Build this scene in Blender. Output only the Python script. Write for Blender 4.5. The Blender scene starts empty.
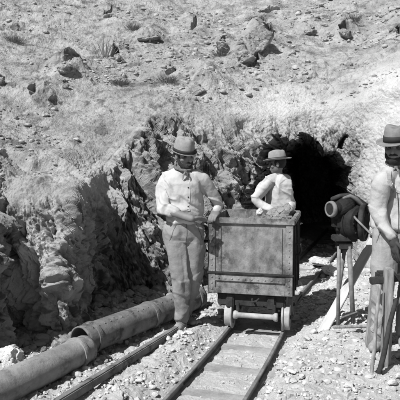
import bpy, math, random
import numpy as np
from mathutils import Vector, Matrix
from mathutils.bvhtree import BVHTree

random.seed(7)
RNG = np.random.default_rng(11)
PI = math.pi
scene = bpy.context.scene
COL = scene.collection

# ------------------------------------------------------------------ camera
F = 560.0            # focal length in 1/400ths of the picture width
CAMZ = 1.6
PITCH = math.atan(45 / F)
cp, sp = math.cos(PITCH), math.sin(PITCH)
cam_d = bpy.data.cameras.new('camera')
cam = bpy.data.objects.new('camera', cam_d)
COL.objects.link(cam)
cam_d.sensor_width = 36
cam_d.lens = 36 * F / 400
cam_d.clip_start = 0.05
cam_d.clip_end = 600
cam.location = (0, 0, CAMZ)
cam.rotation_euler = (PI / 2 - PITCH, 0, 0)
scene.camera = cam


def at(px, py, Y):
    """world point seen at (px,py) of the 400x400 picture, at distance Y in front"""
    u = (px - 200) / F
    v = (200 - py) / F
    # ray = right*u + up*v + fwd
    ry = cp + v * sp
    rz = -sp + v * cp
    k = Y / ry
    return np.array([u * k, Y, CAMZ + rz * k])


def gat(px, py, z=0.0):
    """point of the level z seen at (px,py)"""
    u = (px - 200) / F
    v = (200 - py) / F
    ry = cp + v * sp
    rz = -sp + v * cp
    k = (z - CAMZ) / rz
    return np.array([u * k, ry * k, z])


def project(P):
    x, y, z = P[..., 0], P[..., 1], P[..., 2] - CAMZ
    f = y * cp - z * sp
    up = y * sp + z * cp
    f = np.maximum(f, 0.05)
    return 200 + F * x / f, 200 - F * up / f


# ------------------------------------------------------------------ noise
def _h(ix, iy, iz, seed):
    h = (ix.astype(np.int64) * 374761393 + iy.astype(np.int64) * 668265263 + iz.astype(np.int64) * 2147483647 + seed * 1274126177) & 0xFFFFFFFF
    h = ((h ^ (h >> 13)) * 1274126177) & 0xFFFFFFFF
    h = ((h ^ (h >> 16)) * 2246822519) & 0xFFFFFFFF
    h = h ^ (h >> 15)
    return (h & 0xFFFFFF).astype(np.float64) / float(0xFFFFFF)


def vnoise(P, seed=0):
    i = np.floor(P)
    f = P - i
    f = f * f * f * (f * (f * 6 - 15) + 10)
    i = i.astype(np.int64)
    out = 0
    for a in (0, 1):
        wa = f[..., 0] if a else 1 - f[..., 0]
        for b in (0, 1):
            wb = f[..., 1] if b else 1 - f[..., 1]
            for c in (0, 1):
                wc = f[..., 2] if c else 1 - f[..., 2]
                out = out + wa * wb * wc * _h(i[..., 0] + a, i[..., 1] + b, i[..., 2] + c, seed)
    return out * 2 - 1


def fbm(P, octv=4, seed=0, gain=0.5):
    a, s, o = 1.0, 0.0, 0
    for k in range(octv):
        o = o + a * vnoise(P * (2.03 ** k) + 17.3 * k, seed + k)
        s += a
        a *= gain
    return o / s


def cells(P, seed=0):
    """faceted blocks: returns (height of the facet, distance to the nearest crack)"""
    i = np.floor(P).astype(np.int64)
    n = P.shape[0]
    best = np.full(n, 1e9)
    second = np.full(n, 1e9)
    C = np.zeros((n, 3))
    ID = np.zeros((n, 3), dtype=np.int64)
    for a in (-1, 0, 1):
        for b in (-1, 0, 1):
            for c in (-1, 0, 1):
                x, y, z = i[:, 0] + a, i[:, 1] + b, i[:, 2] + c
                q = np.stack([x + _h(x, y, z, seed), y + _h(x, y, z, seed + 1), z + _h(x, y, z, seed + 2)], 1)
                d = ((P - q) ** 2).sum(1)
                m = d < best
                second = np.where(m, best, np.minimum(second, d))
                best = np.where(m, d, best)
                C[m] = q[m]
                ID[m] = np.stack([x, y, z], 1)[m]
    r = _h(ID[:, 0], ID[:, 1], ID[:, 2], seed + 5) * 2 - 1
    t = np.stack([_h(ID[:, 0], ID[:, 1], ID[:, 2], seed + 6 + k) * 2 - 1 for k in range(3)], 1)
    return r + 1.3 * ((P - C) * t).sum(1), np.sqrt(second) - np.sqrt(best)


def blocks(P, seed=0, steep=3.0, size=.42):
    """angular blocks with flat tilted tops and steep sides, continuous, about -1..1"""
    i = np.floor(P).astype(np.int64)
    H = np.full(P.shape[0], -1.0)
    for a in (-1, 0, 1):
        for b in (-1, 0, 1):
            for c in (-1, 0, 1):
                x, y, z = i[:, 0] + a, i[:, 1] + b, i[:, 2] + c
                h = [_h(x, y, z, seed + k) for k in range(9)]
                d = P - np.stack([x + h[0], y + h[1], z + h[2]], 1)
                top = (h[3] * 1.5 - .5) + 1.5 * ((h[4] - .5) * d[:, 0] + (h[5] - .5) * d[:, 1] + (h[6] - .5) * d[:, 2])
                # rotate a little so the blocks do not line up
                an = (h[7] - .5) * 1.4
                u = d[:, 0] * np.cos(an) - d[:, 1] * np.sin(an)
                v = d[:, 0] * np.sin(an) + d[:, 1] * np.cos(an)
                side = 1 + steep * (size + .3 * h[8] - np.maximum(np.maximum(np.abs(u), np.abs(v)), np.abs(d[:, 2]) * .9 + .25 * np.abs(u)))
                H = np.maximum(H, np.minimum(top, side))
    return H


def smooth(a, b, x):
    t = np.clip((x - a) / (b - a), 0, 1)
    return t * t * (3 - 2 * t)


# ------------------------------------------------------------------ materials
def mat(name, c0, c1=None, scale=6.0, rough=0.85, bump=0.0, bscale=None, metallic=0.0, detail=6, coord='Object', spots=None, spot_scale=3.0, stretch=None):
    """grey two-tone procedural material; c0..c1 mixed by noise, optional spots"""
    m = bpy.data.materials.new(name)
    m.use_nodes = True
    nt = m.node_tree
    N, L = nt.nodes, nt.links
    b = N['Principled BSDF']
    b.inputs['Roughness'].default_value = rough
    b.inputs['Metallic'].default_value = metallic
    b.inputs['Specular IOR Level'].default_value = 0.3
    if c1 is None:
        c1 = c0
    tc = N.new('ShaderNodeTexCoord')
    src = tc.outputs[coord]
    if stretch:
        mp = N.new('ShaderNodeMapping')
        mp.inputs['Scale'].default_value = stretch
        L.new(src, mp.inputs[0])
        src = mp.outputs[0]
    n = N.new('ShaderNodeTexNoise')
    n.inputs['Scale'].default_value = scale
    n.inputs['Detail'].default_value = detail
    n.inputs['Roughness'].default_value = 0.68
    L.new(src, n.inputs['Vector'])
    cr = N.new('ShaderNodeValToRGB')
    cr.color_ramp.elements[0].position = 0.34
    cr.color_ramp.elements[1].position = 0.66
    cr.color_ramp.elements[0].color = (c0, c0, c0, 1)
    cr.color_ramp.elements[1].color = (c1, c1, c1, 1)
    L.new(n.outputs['Fac'], cr.inputs[0])
    col = cr.outputs[0]
    if spots is not None:
        n2 = N.new('ShaderNodeTexNoise')
        n2.inputs['Scale'].default_value = spot_scale
        n2.inputs['Detail'].default_value = 7
        n2.inputs['Roughness'].default_value = 0.7
        L.new(src, n2.inputs['Vector'])
        r2 = N.new('ShaderNodeValToRGB')
        r2.color_ramp.elements[0].position = 0.52
        r2.color_ramp.elements[1].position = 0.62
        L.new(n2.outputs['Fac'], r2.inputs[0])
        mx = N.new('ShaderNodeMix')
        mx.data_type = 'RGBA'
        mx.inputs[7].default_value = (spots, spots, spots, 1)
        L.new(r2.outputs[0], mx.inputs[0])
        L.new(col, mx.inputs[6])
        col = mx.outputs[2]
    L.new(col, b.inputs['Base Color'])
    if bump:
        nb = N.new('ShaderNodeTexNoise')
        nb.inputs['Scale'].default_value = bscale or scale * 4
        nb.inputs['Detail'].default_value = 8
        nb.inputs['Roughness'].default_value = 0.7
        L.new(src, nb.inputs['Vector'])
        bp = N.new('ShaderNodeBump')
        bp.inputs['Strength'].default_value = 1.0
        bp.inputs['Distance'].default_value = bump
        L.new(nb.outputs['Fac'], bp.inputs['Height'])
        L.new(bp.outputs[0], b.inputs['Normal'])
    return m


M_rock = mat('rock', 0.22, 0.44, scale=2.6, rough=0.95, bump=0.035, bscale=18, detail=10, spots=0.14, spot_scale=3.5)
_nt = M_rock.node_tree


def speckle(m, scale, dark, lo=.57, hi=.66):
    nt = m.node_tree
    b = nt.nodes['Principled BSDF']
    src = b.inputs['Base Color'].links[0].from_socket
    tc = nt.nodes.new('ShaderNodeTexCoord')
    n = nt.nodes.new('ShaderNodeTexNoise')
    n.inputs['Scale'].default_value = scale
    n.inputs['Detail'].default_value = 5
    n.inputs['Roughness'].default_value = .75
    nt.links.new(tc.outputs['Object'], n.inputs['Vector'])
    cr = nt.nodes.new('ShaderNodeValToRGB')
    cr.color_ramp.elements[0].position = lo
    cr.color_ramp.elements[1].position = hi
    nt.links.new(n.outputs['Fac'], cr.inputs[0])
    mx = nt.nodes.new('ShaderNodeMix')
    mx.data_type = 'RGBA'
    mx.inputs[7].default_value = (dark, dark, dark, 1)
    nt.links.new(cr.outputs[0], mx.inputs[0])
    nt.links.new(src, mx.inputs[6])
    nt.links.new(mx.outputs[2], b.inputs['Base Color'])


speckle(M_rock, 11, .17)
_b = _nt.nodes['Principled BSDF']
_src = _b.inputs['Base Color'].links[0].from_socket
_at2 = _nt.nodes.new('ShaderNodeAttribute')
_at2.attribute_name = 'fleck'
_mx2 = _nt.nodes.new('ShaderNodeMix')
_mx2.data_type = 'RGBA'
_mx2.inputs[7].default_value = (.07, .07, .07, 1)
_nt.links.new(_at2.outputs['Fac'], _mx2.inputs[0])
_nt.links.new(_src, _mx2.inputs[6])
_nt.links.new(_mx2.outputs[2], _b.inputs['Base Color'])
_b = _nt.nodes['Principled BSDF']
_src = _b.inputs['Base Color'].links[0].from_socket
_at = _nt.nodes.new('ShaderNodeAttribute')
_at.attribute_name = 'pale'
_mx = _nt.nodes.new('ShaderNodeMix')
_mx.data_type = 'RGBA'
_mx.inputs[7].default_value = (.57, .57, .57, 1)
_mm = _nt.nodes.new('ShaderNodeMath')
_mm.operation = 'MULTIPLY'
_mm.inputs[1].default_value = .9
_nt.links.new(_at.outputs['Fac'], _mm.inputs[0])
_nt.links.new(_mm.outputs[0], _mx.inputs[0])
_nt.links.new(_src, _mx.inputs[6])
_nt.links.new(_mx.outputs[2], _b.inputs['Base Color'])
M_ground = mat('dusty_ground', 0.40, 0.58, scale=5, rough=0.95, bump=0.02, bscale=40, detail=10)
M_stone = mat('loose_stone', 0.34, 0.6, scale=9, rough=0.95, bump=0.008, bscale=40)
M_ore = mat('grey_ore', 0.12, 0.26, scale=8, rough=.95, bump=.006, bscale=40)
M_scree = mat('weathered_scree', 0.2, 0.42, scale=3, rough=.95, bump=.008, bscale=40)
M_stone_pale = mat('pale_stone', 0.42, 0.62, scale=6, rough=0.95, bump=0.01, bscale=30)
M_scrub = mat('dry_scrub', 0.10, 0.24, scale=5, rough=1.0)
M_shirt = mat('shirt_cotton', 0.38, 0.46, scale=5, rough=0.9, bump=0.004, bscale=30)
M_jacket = mat('jacket_canvas', 0.34, 0.44, scale=6, rough=0.9, bump=0.005, bscale=40)
M_trouser = mat('trouser_cloth', 0.17, 0.26, scale=6, rough=0.95, bump=0.004, bscale=50)
M_trouser_pale = mat('pale_trouser_cloth', 0.22, 0.34, scale=6, rough=0.95, bump=0.004, bscale=50)
M_trouser_dark = mat('grey_trouser_cloth', 0.2, 0.28, scale=6, rough=0.95, bump=0.004, bscale=50)
M_skin = mat('tanned_skin', 0.13, 0.19, scale=9, rough=0.6, bump=0.002, bscale=60)
M_hair = mat('dark_hair', 0.015, 0.03, scale=30, rough=0.8, bump=0.006, bscale=80)
M_eye = mat('eye', 0.03, 0.05, rough=0.3)
M_boot = mat('dusty_boot_leather', 0.22, 0.34, scale=14, rough=0.8, bump=0.004, bscale=60)
M_hat = mat('felt_grey', 0.14, 0.22, scale=12, rough=0.95, bump=0.003, bscale=60)
M_hat_pale = mat('felt_pale', 0.21, 0.30, scale=12, rough=0.95, bump=0.003, bscale=60)
M_band = mat('hat_band', 0.02, 0.03, rough=0.8)
M_scarf = mat('dark_scarf', 0.06, 0.2, scale=22, rough=0.9)
M_glove = mat('dark_glove', .03, .06, scale=9, rough=.8)
M_iron = mat('worn_cart_iron', 0.08, 0.30, scale=8, rough=0.75, bump=0.006, bscale=45, detail=9, spots=0.07, spot_scale=5, stretch=(1, 1, 0.8))
M_iron_dark = mat('dark_iron', 0.02, 0.055, scale=10, rough=0.8, bump=0.004, bscale=50)
M_iron_black = mat('machine_iron', 0.012, 0.035, scale=9, rough=0.7, bump=0.004, bscale=40, metallic=0.2)
M_iron_dust = mat('dusty_iron', 0.09, 0.2, scale=9, rough=0.8, bump=0.003, bscale=40)
M_wheel = mat('worn_wheel_iron', 0.24, 0.42, scale=9, rough=0.6, bump=0.003, bscale=40)
M_pipe = mat('dusty_pipe_iron', 0.10, 0.23, scale=5, rough=0.8, bump=0.006, bscale=30, spots=0.06, spot_scale=6, detail=10)
M_pipe_lit = mat('lit_pipe_iron', 0.17, 0.33, scale=5, rough=0.85, bump=0.006, bscale=30, spots=0.14, spot_scale=7, detail=10)  # paler copy of the pipe iron: light from its facing put into the colour
for _m in (M_iron_black, M_iron_dark):
    _m.node_tree.nodes['Principled BSDF'].inputs['Specular IOR Level'].default_value = .1
M_rail = mat('rail_steel', 0.10, 0.22, scale=12, rough=0.6, bump=0.003, bscale=40)
M_wood = mat('weathered_wood', 0.14, 0.36, scale=5, rough=0.95, bump=0.006, bscale=14, stretch=(6, 6, 0.8))
M_wood_pale = mat('pale_plank_wood', 0.34, 0.5, scale=5, rough=0.95, bump=0.004, bscale=14, stretch=(6, 6, 0.8))
M_wood_sleeper = mat('dusty_sleeper_wood', 0.2, 0.36, scale=6, rough=0.95, bump=0.006, bscale=30)


# ------------------------------------------------------------------ mesh helpers
def mesh_np(name, V, Fq, m=None, smooth_shade=False):
    me = bpy.data.meshes.new(name)
    V = np.ascontiguousarray(V, dtype=np.float32)
    Fq = np.ascontiguousarray(Fq, dtype=np.int32)
    k = Fq.shape[1]
    me.vertices.add(len(V))
    me.vertices.foreach_set('co', V.ravel())
    me.loops.add(Fq.size)
    me.loops.foreach_set('vertex_index', Fq.ravel())
    me.polygons.add(len(Fq))
    me.polygons.foreach_set('loop_start', np.arange(0, Fq.size, k, dtype=np.int32))
    me.polygons.foreach_set('use_smooth', np.full(len(Fq), smooth_shade))
    me.update(calc_edges=True)
    if m:
        me.materials.append(m)
    return me


def link(name, me, parent=None, loc=(0, 0, 0), rot=(0, 0, 0)):
    o = bpy.data.objects.new(name, me)
    COL.objects.link(o)
    o.location = loc
    o.rotation_euler = rot
    if parent:
        o.parent = parent
    return o


def tag(o, label=None, cat=None, group=None, kind=None):
    if label:
        o['label'] = label
    if cat:
        o['category'] = cat
    if group:
        o['group'] = group
    if kind:
        o['kind'] = kind
    return o


def thing(name, label, cat, loc=(0, 0, 0), rz=0.0, group=None):
    o = bpy.data.objects.new(name, None)
    COL.objects.link(o)
    o.location = loc
    o.rotation_euler = (0, 0, rz)
    o.empty_display_size = 0.2
    return tag(o, label, cat, group)


class MB:
    """collects shapes into one mesh"""
    def __init__(s):
        s.v, s.f = [], []

    def add(s, V, Fs):
        o = len(s.v)
        s.v += [tuple(map(float, p)) for p in V]
        s.f += [tuple(i + o for i in f) for f in Fs]
        return s

    def box(s, c, d, R=None, bev=0.0):
        x, y, z = d[0] / 2, d[1] / 2, d[2] / 2
        if bev <= 0:
            V = [Vector((a * x, b * y, e * z)) for a in (-1, 1) for b in (-1, 1) for e in (-1, 1)]
            Fs = [(0, 1, 3, 2), (4, 6, 7, 5), (0, 4, 5, 1), (2, 3, 7, 6), (0, 2, 6, 4), (1, 5, 7, 3)]
        else:
            import bmesh
            bm = bmesh.new()
            bmesh.ops.create_cube(bm, size=1)
            for v in bm.verts:
                v.co = Vector((v.co.x * d[0], v.co.y * d[1], v.co.z * d[2]))
            bmesh.ops.bevel(bm, geom=list(bm.edges), offset=bev, segments=2, affect='EDGES')
            bm.verts.index_update()
            V = [v.co.copy() for v in bm.verts]
            Fs = [tuple(v.index for v in f.verts) for f in bm.faces]
            bm.free()
        if R is not None:
            V = [R @ v for v in V]
        c = Vector(c)
        s.add([v + c for v in V], Fs)
        return s

    def tube(s, path, rad, seg=16, flat=1.0, ref=(0, 0, 1), caps=True, round_ends=False):
        P = [Vector(p) for p in path]
        n = len(P)
        if not hasattr(rad, '__len__'):
            rad = [rad] * n
        rad = list(rad)
        if round_ends:
            d0 = (P[0] - P[1]).normalized()
            d1 = (P[-1] - P[-2]).normalized()
            pre, post, rp, rq = [], [], [], []
            for a in (80, 50, 25):
                t = math.radians(a)
                pre.append(P[0] + d0 * rad[0] * math.sin(t))
                rp.append(rad[0] * math.cos(t))
            for a in (25, 50, 80):
                t = math.radians(a)
                post.append(P[-1] + d1 * rad[-1] * math.sin(t))
                rq.append(rad[-1] * math.cos(t))
            P = pre + P + post
            rad = rp + rad + rq
            n = len(P)
        V = []
        ref = Vector(ref)
        pu = None
        for i in range(n):
            t = (P[min(i + 1, n - 1)] - P[max(i - 1, 0)]).normalized()
            if pu is None:
                u = ref - t * ref.dot(t)
                if u.length < 0.05:
                    u = Vector((0, 1, 0)) - t * t.y
                if u.length < 0.05:
                    u = Vector((1, 0, 0))
            else:
                u = pu - t * pu.dot(t)
            u.normalize()
            pu = u
            w = t.cross(u)
            for k in range(seg):
                a = 2 * PI * k / seg
                V.append(P[i] + w * (math.cos(a) * rad[i]) + u * (math.sin(a) * rad[i] * flat))
        Fs = []
        for i in range(n - 1):
            for k in range(seg):
                a, b = i * seg + k, i * seg + (k + 1) % seg
                Fs.append((a, b, b + seg, a + seg))
        if caps:
            Fs.append(tuple(range(seg))[::-1])
            Fs.append(tuple((n - 1) * seg + k for k in range(seg)))
        s.add(V, Fs)
        return s

    def sections(s, secs, seg=28):
        """stack of (cx,cy,z,rx,ry,rot) ellipses, closed"""
        V = []
        for (cx, cy, z, rx, ry, rot) in secs:
            for k in range(seg):
                a = 2 * PI * k / seg
                x, y = rx * math.cos(a), ry * math.sin(a)
                V.append((cx + x * math.cos(rot) - y * math.sin(rot), cy + x * math.sin(rot) + y * math.cos(rot), z))
        n = len(secs)
        Fs = []
        for i in range(n - 1):
            for k in range(seg):
                a, b = i * seg + k, i * seg + (k + 1) % seg
                Fs.append((a, b, b + seg, a + seg))
        Fs.append(tuple(range(seg))[::-1])
        Fs.append(tuple((n - 1) * seg + k for k in range(seg)))
        s.add(V, Fs)
        return s

    def ell(s, c, r, R=None, seg=20, rings=12):
        V, Fs = [], []
        c = Vector(c)
        for i in range(1, rings):
            t = PI * i / rings
            for k in range(seg):
                a = 2 * PI * k / seg
                p = Vector((r[0] * math.sin(t) * math.cos(a), r[1] * math.sin(t) * math.sin(a), -r[2] * math.cos(t)))
                V.append(c + (R @ p if R is not None else p))
        for i in range(rings - 2):
            for k in range(seg):
                a, b = i * seg + k, i * seg + (k + 1) % seg
                Fs.append((a, b, b + seg, a + seg))
        bot, top = Vector((0, 0, -r[2])), Vector((0, 0, r[2]))
        if R is not None:
            bot, top = R @ bot, R @ top
        V += [c + bot, c + top]
        nb = len(V) - 2
        for k in range(seg):
            Fs.append((nb, (k + 1) % seg, k))
            o = (rings - 2) * seg
            Fs.append((nb + 1, o + k, o + (k + 1) % seg))
        s.add(V, Fs)
        return s

    def lathe(s, prof, seg=40, R=None, c=(0, 0, 0), closed=False):
        V = []
        for (r, z) in prof:
            for k in range(seg):
                a = 2 * PI * k / seg
                p = Vector((r * math.cos(a), r * math.sin(a), z))
                V.append((R @ p if R is not None else p) + Vector(c))
        Fs = []
        n = len(prof)
        for i in range(n if closed else n - 1):
            for k in range(seg):
                a, b = i * seg + k, i * seg + (k + 1) % seg
                j = (i + 1) % n
                Fs.append((a, b, j * seg + (k + 1) % seg, j * seg + k))
        s.add(V, Fs)
        return s

    def mesh(s, name, m=None, sm=False):
        me = bpy.data.meshes.new(name)
        me.from_pydata(s.v, [], s.f)
        me.polygons.foreach_set('use_smooth', [sm] * len(me.polygons))
        if m:
            me.materials.append(m)
        me.update()
        return me

    def fused(s, name, m, voxel=0.008, it=4, disp=None):
        me = s.mesh('tmp')
        o = bpy.data.objects.new('tmp', me)
        COL.objects.link(o)
        r = o.modifiers.new('r', 'REMESH')
        r.mode = 'VOXEL'
        r.voxel_size = voxel
        if it:
            q = o.modifiers.new('s', 'SMOOTH')
            q.iterations = it
            q.factor = 0.5
        dg = bpy.context.evaluated_depsgraph_get()
        ev = o.evaluated_get(dg)
        nm = bpy.data.meshes.new_from_object(ev)
        bpy.data.objects.remove(o)
        n = len(nm.vertices)
        if disp is not None:
            co = np.empty(n * 3, dtype=np.float32)
            nm.vertices.foreach_get('co', co)
            co = co.reshape(-1, 3).astype(float)
            no = np.empty(n * 3, dtype=np.float32)
            nm.vertex_normals.foreach_get('vector', no)
            no = no.reshape(-1, 3).astype(float)
            co = disp(co, no)
            nm.vertices.foreach_set('co', co.astype(np.float32).ravel())
        nm.name = name
        nm.materials.clear()
        nm.materials.append(m)
        nm.polygons.foreach_set('use_smooth', [True] * len(nm.polygons))
        nm.update()
        return nm

    def build(s, name, m, parent=None, sm=False, loc=(0, 0, 0), rot=(0, 0, 0)):
        return link(name, s.mesh(name, m, sm), parent, loc, rot)


# ------------------------------------------------------------------ terrain
ROCKAXIS_D = np.array([0.36, 0.10, -0.93])
ROCKAXIS_D /= np.linalg.norm(ROCKAXIS_D)
ROCKAXIS_E = np.array([0.90, 0.25, 0.36])
ROCKAXIS_E -= ROCKAXIS_D * ROCKAXIS_E.dot(ROCKAXIS_D)
ROCKAXIS_E /= np.linalg.norm(ROCKAXIS_E)
ROCKAXIS_G = np.cross(ROCKAXIS_D, ROCKAXIS_E)


def strata(P):
    return np.stack([P @ ROCKAXIS_E, P @ ROCKAXIS_D, P @ ROCKAXIS_G], 1)


# columns: base px, base Y, lip px, lip py, lip Y, bulge (towards the camera, at 1/3 and 2/3 of the height)
COLS = [
    (-5400, 3.0, -5400, None, 3.4, 0, 0),
    (-1300, 3.0, -1300, None, 3.5, 0, 0),
    (-500, 3.3, -500, None, 3.8, 0, 0),
    (-200, 3.6, -220, 242, 4.0, 0, 0),
    (-80, 3.9, -90, 232, 4.4, .0, .05),
    (-28, 4.15, -30, 228, 4.6, .0, .05),  # unseen buttress beyond the left edge, added to cast shadow on the bank
    (4, 5.0, 0, 220, 5.2, -.10, .0),
    (36, 5.0, 24, 212, 5.3, -.05, .12),
    (62, 4.85, 52, 208, 5.3, .12, .10),
    (76, 5.05, 68, 204, 5.4, .05, .05),
    (92, 6.0, 84, 190, 5.95, .0, .0),
    (101, 6.3, 98, 178, 6.35, -.03, -.05),
    (122, 6.38, 108, 164, 6.6, -.05, -.05),
    (142, 6.42, 120, 150, 6.8, .0, .0),
    (166, 6.5, 134, 134, 7.0, .05, .1),
    (200, 6.8, 168, 114, 7.5, .05, .1),
    (232, 7.2, 214, 118, 7.75, .0, .1),
    (260, 7.75, 250, 120, 8.0, .0, .1),
    (288, 7.85, 290, 118, 8.1, .0, .05),
    (322, 7.85, 322, 114, 8.15, .0, .05),
    (358, 7.6, 350, 112, 8.0, .1, .1),
    (388, 7.0, 372, 104, 7.7, .1, .1),
    (430, 6.3, 405, 92, 7.3, .1, .1),
    (540, 5.1, 480, 80, 6.4, .1, .1),
    (800, 4.2, 760, None, 5.2, 0, 0),
    (1700, 3.6, 1600, None, 4.4, 0, 0),
    (5400, 3.2, 5400, None, 3.8, 0, 0),
]
SL = [0.3, 1.0, 2.2, 4.5, 9, 18, 40, 90]


def control():
    cols = []
    for (pb, Yb, pl, pyl, Yl, b1, b2) in COLS:
        base = np.array([(pb - 200) / F * Yb, Yb, -0.25])
        if pyl is None:
            lip = np.array([(pl - 200) / F * Yl, Yl, 1.3])
        else:
            lip = at(pl, pyl, Yl)
        pts = [base]
        for t, b in ((0.34, b1), (0.68, b2)):
            q = base * (1 - t) + lip * t
            q[1] -= b
            pts.append(q)
        pts.append(lip)
        d = np.array([np.clip(lip[0] / lip[1], -.5, .5), 1, 0])
        d /= np.linalg.norm(d)
        ysm = np.interp(pl, [-5400, -500, -100, 40, 100, 170, 260, 340, 430, 600, 800, 5400], [3.8, 4.3, 4.7, 5.6, 6.3, 7.3, 8, 8, 7.2, 6.2, 5.4, 4.2])
        zsm = np.interp(pl, [-500, -100, 40, 100, 170, 260, 340, 430, 600, 800], [1.1, 1.0, 1.2, 1.55, 2.1, 2.3, 2.35, 2.4, 2.2, 1.6])
        smp = np.array([(pl - 200) / F * ysm, ysm, zsm])
        for s_ in SL:
            rise = 0.5 * s_ if s_ < 20 else 10 + 0.38 * (s_ - 20)
            w_ = max(0, 1 - s_ / 1.3) ** 1.5
            pts.append(lip * w_ + smp * (1 - w_) + d * s_ + np.array([0, 0, rise]))
        cols.append(pts)
    return np.array(cols)   # [col,row,3]


def catmull(A, t):
    """A[n,...] sampled at float positions t"""
    n = A.shape[0]
    i = np.clip(np.floor(t).astype(int), 0, n - 2)
    f = (t - i).reshape((-1,) + (1,) * (A.ndim - 1))
    p0, p1, p2, p3 = A[np.maximum(i - 1, 0)], A[i], A[i + 1], A[np.minimum(i + 2, n - 1)]
    # cardinal with low tension keeps uneven spacing from overshooting
    m1, m2 = 0.35 * (p2 - p0), 0.35 * (p3 - p1)
    f2, f3 = f * f, f * f * f
    return (2 * f3 - 3 * f2 + 1) * p1 + (f3 - 2 * f2 + f) * m1 + (-2 * f3 + 3 * f2) * p2 + (f3 - f2) * m2


def poly_inside(px, py, poly):
    """signed distance in pixels, positive inside"""
    n = len(poly)
    ins = np.zeros(px.shape, bool)
    d = np.full(px.shape, 1e9)
    for i in range(n):
        x1, y1 = poly[i]
        x2, y2 = poly[(i + 1) % n]
        ex, ey = x2 - x1, y2 - y1
        t = np.clip(((px - x1) * ex + (py - y1) * ey) / (ex * ex + ey * ey), 0, 1)
        d = np.minimum(d, (px - x1 - t * ex) ** 2 + (py - y1 - t * ey) ** 2)
        if y1 != y2:
            c = ((y1 > py) != (y2 > py)) & (px < (x2 - x1) * (py - y1) / (y2 - y1) + x1)
            ins ^= c
    d = np.sqrt(d)
    return np.where(ins, d, -d)


PORTAL = [(280, 300), (281, 215), (278, 160), (286, 143), (300, 136), (315, 138), (324, 152), (340, 153), (349, 166),
          (355, 184), (360, 202), (363, 232), (365, 262), (368, 300)]
CREVICE = [(232, 320), (232, 225), (236, 205), (244, 186), (250, 166), (259, 152), (268, 143), (277, 137), (287, 138), (292, 150), (292, 320)]
OUTCROPS = [(256, 40, 16, 13, .45), (240, 58, 12, 7, .25), (72, 69, 14, 6, .22), (150, 40, 14, 5, .2), (205, 80, 22, 12, .25), (118, 54, 10, 5, .15), (225, 48, 9, 7, .2), (345, 32, 12, 6, .25), (48, 98, 20, 6, .15), (165, 100, 25, 8, .12)]
HOLLOWS = [[(263, 31), (268, 29), (271, 36), (275, 40), (270, 50), (264, 52), (262, 44)],
           [(247, 62), (257, 57), (260, 59), (254, 67), (247, 69)], [(304, 32), (315, 30), (315, 33), (306, 35)], [(338, 33), (345, 31), (350, 34), (343, 38)],
           [(60, 74), (70, 68), (80, 67), (79, 70), (68, 74)], [(110, 58), (114, 53), (119, 56), (119, 61)], [(103, 13), (112, 10), (112, 15), (106, 16)],
           [(62, 84), (68, 83), (69, 87), (64, 88)], [(0, 78), (5, 80), (4, 85), (0, 85)], [(140, 36), (152, 35), (165, 38), (150, 40)],
           [(257, 14), (270, 10), (285, 11), (270, 15)], [(395, 28), (400, 26), (402, 32), (397, 33)], [(164, 73), (175, 69), (176, 72), (167, 76)],
           [(48, 104), (58, 102), (57, 106), (50, 107)], [(190, 26), (196, 23), (196, 28), (191, 30)], [(28, 100), (36, 98), (36, 102), (30, 104)], [(218, 46), (226, 42), (224, 50), (219, 52)]]
SLOT = [(337, 150), (338, 143), (346, 137), (351, 134), (349, 142), (342, 150)]
LEFTSHADE = [(64, 236), (70, 214), (80, 214), (92, 228), (92, 250), (78, 262)]


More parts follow.
